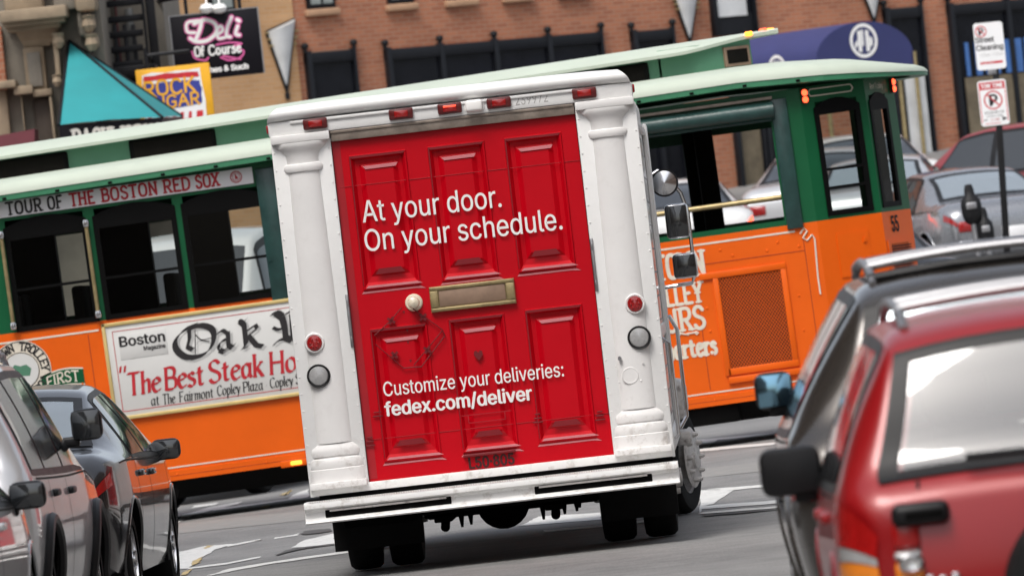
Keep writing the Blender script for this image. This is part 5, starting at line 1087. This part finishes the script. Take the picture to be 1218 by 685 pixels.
# navy barrel canopy with the ring emblem
cu_, cz_ = fac(1029, 66); LC = 2.6; base = W(1029, 68, 107.0)
can = thing('entrance_canopy', 'navy blue barrel canopy with a white ring emblem over an entrance', 'canopy', base, (0, 0, PSI))
mb = MB(); n = 20; Rx, Rz = .82, .48
rows = [[(Rx*math.cos(math.pi*i/n), y, Rz*math.sin(math.pi*i/n)) for i in range(n+1)] for y in np.linspace(0, LC, 6)]; mb.grid(rows); mb.poly(rows[0])
mb.box(-Rx, Rx, 0, .03, -.25, 0); mb.box(-Rx, -Rx+.03, 0, LC, -.25, 0); mb.box(Rx-.03, Rx, 0, LC, -.25, 0); mb.build('awning', NAVY, can)
for nm, F in (('emblem', lambda a, b: (a*1.14, -.006, b*1.14+.22)), ('side_emblem', lambda a, b: (-Rx-.006, .9-a, b-.05))):
    mb = MB(); n = 28; q = lambda k, r_: (1.0*r_*math.cos(2*math.pi*k/n), r_*math.sin(2*math.pi*k/n))
    for k in range(n): mb.poly([F(*q(k, .205)), F(*q(k+1, .205)), F(*q(k+1, .165)), F(*q(k, .165))])
    for x in (-.085, .03): mb.poly([F(x, -.13), F(x+.05, -.13), F(x+.05, .12), F(x, .12)])
    mb.poly([F(-.03, -.06), F(.0, -.06), F(.0, .13), F(-.03, .13)]); mb.poly([F(-.135, -.09), F(-.09, -.05), F(-.09, .02), F(-.135, -.03)]); mb.poly([F(.085, -.09), F(.13, -.05), F(.13, .02), F(.085, .05)]); mb.build(nm, PAINTW, can, fix=False)
for x in (-.62, .62):
    mb = MB(); mb.cyl((x, .1, g(base.x, base.y)-base.z), (x, .1, -.02), .03); mb.build('post', BRASS, can)
# carved stone building at far left, seen over the trolley roof
DS = 87.0; sS = FPX/DS
def PXD(D):
    def f(px, py): p = W(px, py, D); return p.x, p.z
    return f
st = thing('stone_building', 'weathered sandstone building with carved brackets and cornice beside the iron fire escape', 'building', (0, DS, 0))
fS = PXD(DS)
def sbox(x0, y0, x1, y1, d0, d1, m_, name, r=.02):   # rectangle between two picture corners, as a block from d0 to d1 in front of the wall line
    (a, z1), (b, z0) = fS(x0, y0), fS(x1, y1); mb = MB(); mb.rbox(min(a, b), max(a, b), -d1, -d0, min(z0, z1), max(z0, z1), r); return mb.build(name, m_, st)
xa, _ = fS(-160, 60); xb, _ = fS(124, 60); mb = MB(); mb.box(xa, xb, 0, 4, -.3, 8); mb.build('wall', STONEG, st)
sbox(-20, 34, 10, 108, .0, .12, BRICK, 'brick_panel'); sbox(2, -40, 55, 14, .02, .35, STONE, 'upper_block', .06)
def mould(name, rows, m_=STONE):
    for k, (x0, y0, x1, y1, d) in enumerate(rows): sbox(x0, y0, x1, y1, .0, d, m_, name)
mould('cornice', [(4, 16, 84, 22, .62), (6, 22, 80, 28, .52), (10, 28, 74, 34, .40)])
(a, zt), (b, _) = fS(20, 38), fS(72, 32); a2, zb1 = fS(30, 58); b2, _ = fS(60, 55)
mb = MB(); pr = [(.0, 1.0), (.08, .82), (.3, .6), (.6, .4), (1, .28)]
for (k0, e0), (k1, e1) in zip(pr, pr[1:]):
    q = lambda k, e: (a+(a2-a)*k, b+(b2-b)*k, zt+(zb1-zt)*k, e*.4)
    A, B2 = q(k0, e0), q(k1, e1); mb.poly([(A[0], -A[3], A[2]), (A[1], -A[3], A[2]), (B2[1], -B2[3], B2[2]), (B2[0], -B2[3], B2[2])]); mb.poly([(A[1], -A[3], A[2]), (A[1], 0, A[2]), (B2[1], 0, B2[2]), (B2[1], -B2[3], B2[2])]); mb.poly([(A[0], -A[3], A[2]), (B2[0], -B2[3], B2[2]), (B2[0], 0, B2[2]), (A[0], 0, A[2])])
mb.build('capital', STONE, st)
sbox(28, 58, 58, 108, .0, .16, STONE, 'pilaster'); sbox(33, 64, 53, 103, .16, .20, STONEG, 'pilaster_panel', .01)
mould('lower_cornice', [(-10, 99, 22, 105, .34), (18, 104, 42, 112, .28), (40, 108, 64, 114, .22)])
sbox(26, 114, 36, 200, .0, .2, STONE, 'pilaster'); sbox(60, 116, 72, 200, .0, .24, STONE, 'pilaster'); sbox(-20, 110, 18, 200, .0, .12, STONE, 'base_block')
(a, z) = fS(48, 112); (b, _) = fS(56, 112); mb = MB(); mb.rbox(a-.09, b+.06, -.06, .0, z-1.4, z-.05, .05); mb.build('doorway', mat('dark doorway', (.05, .035, .025), .7), st)
for x, y, s_ in ((72, 50, .09), (71, 97, .07), (112, 52, .10), (108, 30, .10)):
    a, z = fS(x, y); mb = MB(); mb.lathe([(0, -s_), (s_*.4, -s_*.9), (s_*.8, -s_*.2), (s_*.6, s_*.5), (s_*.85, s_*.9), (0, s_)], (a, -.38, z), n=8); mb.rbox(a-s_*.6, a+s_*.6, -.38, 0, z-s_*.5, z+s_*.8, .02); mb.build('carved_boss', STONE, st)
sbox(64, 40, 76, 96, .0, .36, STONE, 'bracket'); sbox(60, -40, 92, 12, .0, .22, STONEG, 'upper_pilaster', .03); sbox(90, -10, 118, 14, .0, .40, STONE, 'upper_bracket', .05); sbox(92, 14, 108, 44, .0, .2, STONEG, 'niche', .05)
sbox(100, 0, 122, 160, .0, .12, mat('stone in recess shade', (.06, .05, .045), .9), 'recess')  # solid block, its dark colour stands for the shade of a recess
mb = MB(); a, z = fS(25, 162); mb.prism([(a-.5, z-.02), (a+.22, z+.04), (a+.18, z-.3), (a-.5, z-.3)], -.9, -.3); o = mb.build('low_awning', MAROON, None); o.location = (0, DS, 0); tag(o, 'dark maroon shop awning low against the sandstone building', 'awning')
# iron fire escape
fe = thing('fire_escape', 'black iron fire escape between the sandstone building and the hanging signs', 'fire escape', (0, 88.5, 0)); fS = PXD(88.5)
mb = MB(); a, _ = fS(124, 50); b, _ = fS(196, 50); mb.box(a, b, .35, 4, -.3, 8); mb.build('back_wall', STONEG, fe)
def fbox(x0, y0, x1, y1, d0, d1, m_, name): (a, z1), (b, z0) = fS(x0, y0), fS(x1, y1); mb = MB(); mb.rbox(min(a, b), max(a, b), -d1, -d0, min(z0, z1), max(z0, z1), .01); return mb.build(name, m_, fe)
fbox(122, -30, 131, 130, .2, .3, IRON, 'upright'); fbox(168, -40, 180, 104, .2, .32, IRON, 'upright'); fbox(180, -40, 184, 104, .15, .2, IRON, 'upright')
fbox(132, -20, 148, 120, -.34, -.2, mat('dull red column', (.12, .025, .025), .7), 'column'); fbox(146, 10, 166, 110, -.34, -.3, mat('dim window', (.14, .14, .13), .2), 'window')
for y in (3, 22, 40, 58, 76, 94): fbox(128, y, 172, y+3.2, .2, .26, IRON, 'rail')
for x in (140, 152, 162): fbox(x, 30, x+2, 100, .2, .24, IRON, 'bar')
fbox(130, 84, 190, 90, -.2, .9, IRON, 'platform')
# teal hip awning with lettered valance
tw = thing('teal_awning', 'teal hipped shop awning with a black lettered valance', 'awning', (0, 86, 0))
def P3(px, py, D): p = W(px, py, D); return Vector((p.x, p.y-86, p.z))
A_, B3, C3, Wn = P3(82, 49, 87), P3(193, 140, 85.2), P3(217, 139, 87), P3(70, 149, 85.2)
def tri(mb, p, q, r, bulge, n=10):
    rows = []
    for i in range(n+1):
        s_ = i/n; a = p.lerp(q, s_); b = p.lerp(r, s_); row = []
        for j in range(7):
            t_ = j/6; row.append(a.lerp(b, t_)+Vector((0, -1, .3))*bulge*s_*(1-s_*.8)*(math.sin(math.pi*t_)+.3*abs(math.sin(3*math.pi*t_))))
        rows.append(row)
    mb.grid(rows)
mb = MB(); tri(mb, A_, Wn, B3, .22); tri(mb, A_, B3, C3, .10); mb.build('canvas', TEAL, tw, ang=70)
mb = MB(); dn = Vector((0, 0, -.42))
for p, q in ((Wn, B3), (B3, C3)): mb.poly([p, q, q+dn, p+dn]); off = Vector((0, .02, 0)); mb.poly([p+off, q+off, q+dn+off, p+dn+off])
mb.build('valance', SIGNBLK, tw, fix=False)
LW = (B3-Wn).length; fV = lambda x, y, z: (Wn.x+(B3.x-Wn.x)*x/LW, -.82+y, Wn.z+(B3.z-Wn.z)*x/LW-.34+z)
penline('RACKWORKS', .14, 1.10, 0, .27, -.004, mat('valance lettering', (.55, .53, .48), .6), tw, .13, 'flat', serif=.09, gap=.14, fn=fV)
for p in (Wn, B3, C3):
    mb = MB(); mb.tube([A_, p], .02, 6); mb.build('frame_rib', IRON, tw)
# hanging signs
def facing_sign(name, label, cat, c, D): p = W(*c, D); return thing(name, label, cat, p, (0, -rad(.3), 0)), (lambda px, py: ((lambda r: (r.x-p.x, r.z-p.z))(W(px, py, D)))), p
ds, fD, p0 = facing_sign('hanging_sign', 'black hanging shop sign with pink and white script reading Deli', 'sign', (258, 54), 88.2)
hw, hh = .49, .365; mb = MB(); mb.rbox(-hw, hw, -.05, .05, -hh, hh, .01); pn = mb.build('panel', SIGNBLK, ds)
mb = MB()
for x0, x1, z0, z1 in ((-hw-.012, -hw, -hh, hh), (hw, hw+.012, -hh, hh), (-hw-.012, hw+.012, hh, hh+.012)): mb.box(x0, x1, -.052, .052, z0, z1)
mb.build('edge_trim', STEEL, ds)
zD = lambda x, y: fD(x*.2627, y*.2627)
DELI = [(.05, sm([(880, 110), (930, 92), (975, 110), (980, 150), (940, 185), (890, 190), (862, 175)])), (.05, sm([(915, 100), (905, 140), (885, 188)])), (.04, sm([(900, 95), (850, 105), (850, 145), (885, 150)])), (.04, sm([(985, 160), (1010, 140), (1000, 120), (985, 140), (990, 175), (1020, 172)])),
        (.045, sm([(1050, 80), (1030, 130), (1028, 165), (1045, 170)])), (.045, sm([(1078, 120), (1068, 155), (1085, 162)])), (.05, [(1075, 92), (1085, 98)])]
for m_, off, k_, nm in ((PINK, -.053, 1.75, 'pink_outline'), (PAINTW, -.057, 1.0, 'lettering')):
    mb = MB()
    for w_, p in DELI: pen(mb, [zD(*q) for q in p], w_*k_*.8, off, 'round')
    mb.build(nm, m_, pn, fix=False)
def tl2(s, pa, pb, cap, m_, parent, y, f, off=0): xa, z = f(*pa); xb, _ = f(*pb); text(s, xa, xb, z, cap, y, m_, parent, off)
penline('Of', zD(884, 255)[0], zD(925, 250)[0], zD(884, 258)[1], .105, -.056, PAINTW, pn, .2, 'slab', serif=.08); xC = zD(948, 248)
penline('Course', xC[0], zD(1092, 236)[0], xC[1]-.01, .105, -.056, PAINTW, pn, .2, 'slab', serif=.05, gap=.14)
text('Sandwiches & Such', zD(815, 340)[0], zD(1125, 314)[0], zD(950, 331)[1], .062, -.054, PAINTW, pn, bold=.005)
mb = MB()
for p in ([(870, 235), (885, 265), (930, 275), (945, 262)], [(1000, 262), (1040, 275), (1090, 262), (1105, 235), (1085, 225)], [(1010, 255), (1060, 265), (1090, 270)], [(980, 205), (1040, 195), (1095, 200), (1060, 210)]): pen(mb, [zD(*q) for q in sm(p)], .02, -.0535, 'round')
mb.build('pink_scroll', PINK, pn, fix=False)
for px in (247, 262):
    x, z = fD(px, 11); mb = MB(); mb.lathe([(0, -.06), (.06, -.045), (.085, 0), (.06, .045), (0, .06)], (x, -.16, z), n=16); mb.tube([(x, -.16, z+.05), (x, -.1, z+.12), (x, .02, z+.02), (x, .02, hh)], .01, 6, 0); mb.build('spot_lamp', PAINTW, ds)
mb = MB(); mb.cyl((-.3, .0, hh), (-.3, .0, hh+.25), .02); mb.cyl((.3, .0, hh), (.3, .0, hh+.25), .02); mb.tube([(.35, 0, hh+.24), (-.3, 0, hh+.22), (-.75, .9, hh+.22)], .025); mb.build('bracket', IRON, ds)
rs_, fR, p1 = facing_sign('hanging_sign', 'square yellow hanging sign with blue and red panel reading Rock Sugar', 'sign', (208, 108), 87.4)
mb = MB(); mb.rbox(fR(161, 84)[0], fR(249, 75)[0], -.05, .05, fR(208, 142)[1], fR(208, 79)[1], .01); pn = mb.build('panel', YEL, rs_)
zR = lambda x, y: fR(x*.2627, y*.2627)
mb = MB(); rnd = random.Random(2)
def rag(pts, y, m_, name, j=5):
    P = []
    for a, b in zip(pts, pts[1:]+pts[:1]):
        for k in range(5): P.append((a[0]+(b[0]-a[0])*k/5+rnd.uniform(-j, j), a[1]+(b[1]-a[1])*k/5+rnd.uniform(-j, j)))
    mb = MB(); mb.prism([zR(*p) for p in P], y, y+.001); mb.build(name, m_, pn)
rag([(640, 340), (905, 312), (942, 545), (660, 570)], -.053, SIGNW, 'white_ground'); rag([(650, 345), (898, 322), (900, 350), (650, 372)], -.055, SIGNRED, 'red_band'); rag([(648, 384), (908, 362), (920, 470), (665, 505)], -.055, BLUE, 'blue_band'); rag([(665, 520), (918, 498), (925, 545), (668, 560)], -.055, SIGNRED, 'low_red_band')
for s, a, b, cp in (('ROCK', (655, 438), (885, 418), .155), ('SUGAR', (662, 498), (905, 472), .13)):
    xa, z = zR(*a); xb, _ = zR(*b); penline(s, xa, xb, z, cp, -.058, YEL, pn, .17, 'round', gap=.16, jit=.08)
mb = MB()
for k in range(6): x, z = zR(700+36*k, 532-3*k); mb.prism([(x-.03, z-.04), (x+.02, z-.045), (x+.035, z+.04), (x-.02, z+.045)], -.058, -.057)
mb.build('white_marks', SIGNW, pn)
mb = MB(); mb.cyl((fR(175, 80)[0], 0, .25), (fR(175, 80)[0], 0, .5), .02); mb.tube([(.2, 0, .42), (-.25, 0, .42), (-.3, 1.6, .42)], .022); mb.build('bracket', IRON, rs_)
# kerbside sign post and parking meters at right
D9 = 90.5; gx = W(1195, 300, D9); pz = g(gx.x, D9)
struct_pts = [W(1150, 300, 89.5).x, W(1218, 300, 89.5).x+9]
mb = MB(); rows = [[(x, y, g(x, y)+.13) for x in np.linspace(struct_pts[0]+.4, struct_pts[1], 8)] for y in np.linspace(89.2, 93.2, 5)]; mb.grid(rows)
for r in (rows[0], rows[-1], [r[0] for r in rows]):
    for a, b in zip(r, r[1:]): mb.poly([a, b, (b[0], b[1], b[2]-.2), (a[0], a[1], a[2]-.2)])
struct(mb.build('sidewalk', CONC, fix=False))
top = W(1183.5, 72, D9); ln = top.z-pz-.13
so = thing('parking_sign_post', 'leaning black post with two white and red no parking signs', 'street sign', (gx.x, D9, pz+.13), (0, math.atan2(top.x-gx.x, ln), 0))
mb = MB(); mb.rbox(-.038, .038, -.015, .015, 0, ln+.15, .006); mb.build('post', BLACK, so)
def local(px, py): p = W(px, py, D9); d = Vector((p.x-gx.x, 0, p.z-pz-.13)); a = math.atan2(top.x-gx.x, ln); return d.x*math.cos(a)-d.z*math.sin(a), d.x*math.sin(a)+d.z*math.cos(a)
def plate_(c, w_, h_, tilt, name):
    x, z = local(*c); e = bpy.data.objects.new(name, None)
    b = MB(); n = 5; rr_ = .035; P = []
    for cx, cz, a0 in ((w_/2-rr_, h_/2-rr_, 0), (-w_/2+rr_, h_/2-rr_, 90), (-w_/2+rr_, -h_/2+rr_, 180), (w_/2-rr_, -h_/2+rr_, 270)):
        for k in range(n+1): a = rad(a0+90*k/n); P.append((cx+rr_*math.cos(a), cz+rr_*math.sin(a)))
    b.prism(P, -.035, -.030); o = b.build(name, SIGNW, so); o.location = (x, 0, z); o.rotation_euler = (0, tilt, 0); return o
k9 = D9/FPX
s1 = plate_((1177, 55), 35*k9, 56*k9, -rad(2.2), 'sign_plate'); s2 = plate_((1181.5, 122.5), 34*k9, 54*k9, -rad(2.6), 'sign_plate')
def no_p(o, cx, cz, r_, lw):
    mb = MB(); disc(mb, cx, cz, r_, -.0362, rin=r_-lw); mb.k = 0
    a = (cx-r_*.66, cz+r_*.66); b = (cx+r_*.66, cz-r_*.66); pen(mb, [a, b], lw*.9, -.0376, 'flat'); mb.build('red_circle', SIGNRED, o, fix=False)
    text('P', cx-r_*.36, cx+r_*.42, cz-r_*.58, r_*1.16, -.0365, INK, o, bold=r_*.07)
no_p(s1, -.085, .172, .066, .012); text('Street', -.155, .055, .045, .062, -.036, INK, s1, bold=.003); text('Cleaning', -.155, .15, -.045, .062, -.036, INK, s1, bold=.003); text('7:00am-7:00am', -.125, .145, -.118, .036, -.036, GREYINK, s1)
mb = MB(); mb.box(-.125, .13, -.0358, -.0352, -.205, -.178); mb.build('red_strip', SIGNRED, s1); text('Tue Thu', -.11, .03, -.201, .019, -.0365, SIGNW, s1)
mb = MB(); mb.rbox(-.05, .05, -.03, .02, -.33, -.262, .01); mb.build('clamp', STEEL, s1)
mb = MB(); mb.box(-.148, .148, -.0358, -.0352, .155, .238); mb.box(-.152, -.143, -.0358, -.0352, -.22, .155); mb.box(.143, .152, -.0358, -.0352, -.22, .155); mb.box(-.12, .06, -.0358, -.0352, -.24, -.232); mb.build('red_border', SIGNRED, s2)
text('TOW ZONE', -.125, .125, .172, .048, -.0366, SIGNW, s2, bold=.003); no_p(s2, 0, .03, .108, .016)
text('RESERVED FOR', -.11, .11, -.125, .030, -.036, INK, s2); text('CONSUL. PARK', -.09, .09, -.162, .022, -.036, INK, s2)
mb = MB(); mb.prism([(.085, -.215), (.085, -.165), (.14, -.19)], -.0365, -.0355); mb.box(-.13, -.09, -.0365, -.0355, -.196, -.186); mb.build('arrow', INK, s2)
text('2 HR', -.05, .05, -.21, .03, -.036, INKRED, s2)
for (px, py), sc_, lab in (((1161, 222), 1.0, 'taller parking meter beside the no parking sign post'), ((1174, 250), .8, 'smaller dark parking meter between the taller meter and the sign post')):
    Dm = 89.8; p = W(px+6, 300, Dm); z0 = g(p.x, Dm)+.13; zt = W(px, py, Dm).z; h = zt-z0
    mt = thing('parking_meter', lab, 'parking meter', (p.x, Dm, z0), (0, -rad(2.5), 0), group='meters by the sign post')
    mb = MB(); mb.cyl((0, 0, 0), (0, 0, h-.42), .035); mb.build('post', STEEL, mt)
    mb = MB(); z1 = h-.42; mb.lathe([(.05, 0), (.09, .03), (.115, .10), (.12, .2), (.11, .28), (.06, .33), (.055, .40), (.04, .45), (0, .46)], (0, 0, z1), n=18)
    for v in range(len(mb.v)): a = mb.v[v]; mb.v[v] = (a[0]*sc_, a[1]*.7, a[2])
    hd = mb.build('meter_head', BLACK, mt); mb = MB(); mb.rbox(-.06*sc_, .06*sc_, -.10, -.07, z1+.17, z1+.25, .02); mb.build('meter_window', STEEL, hd)
# traffic on the far side
FAR = 'cars on the hill beyond the crossing'
def far(name, label, px, D, yaw, paint_, spec='sedan', lit=False, detail=1, **k):
    p = W(px, 300, D); make_car(name, label, 'car', spec, paint_, (p.x, D, g(p.x, D)), rad(yaw), detail=detail, lit=lit, group=FAR, roll=0, **k)
far('sedan_car', 'white car with a lit red tail lamp just behind the rear corner of the trolley', 1023, 83.5, 4, WHTP, lit=True)
far('sedan_car', 'black car reflecting the street, between the white car and the parking meters', 1058, 89.5, 8, BLKP)
far('sedan_car', 'grey sedan with sky-tinted rear window behind the no parking sign post', 1210, 94.5, 14, GREYP, rglass=SKYGLASS)
far('hatchback_car', 'maroon estate car turned side-on beyond the grey sedan', 1395, 98.5, 50, MAROONP, spec='suv', sz=.9)
far('sedan_car', 'white car furthest up the hill, between the trolley corner and the maroon estate', 1062, 101, 8, WHTP)
far('sedan_car', 'silver sedan with red tail lamp seen through the open rear side of the trolley', 962, 99.5, -10, SILV)
far('sedan_car', 'white car with lit tail lamp seen through the trolley under its brass rail', 822, 97.5, 4, WHTP, lit=True)
far('van', 'pale van facing us, seen through the third side window of the trolley', 322, 79, 165, WHTP, spec='suv', sz=1.5, sx=1.12, sy=1.1)
far('sedan_car', 'silver grey sedan higher up the hill, seen through the rear corner window of the trolley', 1040, 97.5, -6, SILV, rglass=SKYGLASS)

# ---------------------------------------------------------------- two unseen rows of town houses, added beside us for reflections in the paintwork
for sgn, xw, lab in ((1, 8.2, 'unseen brown brick town houses, added for reflections along the kerb where the red car is parked'), (-1, -9.6, 'unseen brown brick town houses, added for reflections along the kerb where the silver cars are parked')):
    row = thing('unseen_house_row', lab, 'buildings', (xw, 10, 0)); mb = MB(); mb.box(0 if sgn > 0 else -9, 9 if sgn > 0 else 0, -48, 46, -.5, 15); mb.build('wall', brick_mat('brown brick', (.25, .155, .11), (.20, .12, .085), (.28, .24, .2)), row)
    for k in range(30):
        for j in range(4):
            y = -46+3.1*k; z = 1.2+3.5*j; mb = MB(); mb.box(-.05 if sgn > 0 else -.02, .02 if sgn > 0 else .05, y, y+1.3, z, z+2.1); wn = mb.build('window', DKPANE, row)
            mb = MB(); mb.box(-.14 if sgn > 0 else 0, 0 if sgn > 0 else .14, y-.1, y+1.4, z-.15, z-.01); mb.build('sill', STONE, wn)
    mb = MB(); mb.box(-.5 if sgn > 0 else 0, 0 if sgn > 0 else .5, -48, 46, 14.2, 15.1); mb.build('cornice', STONE, row)
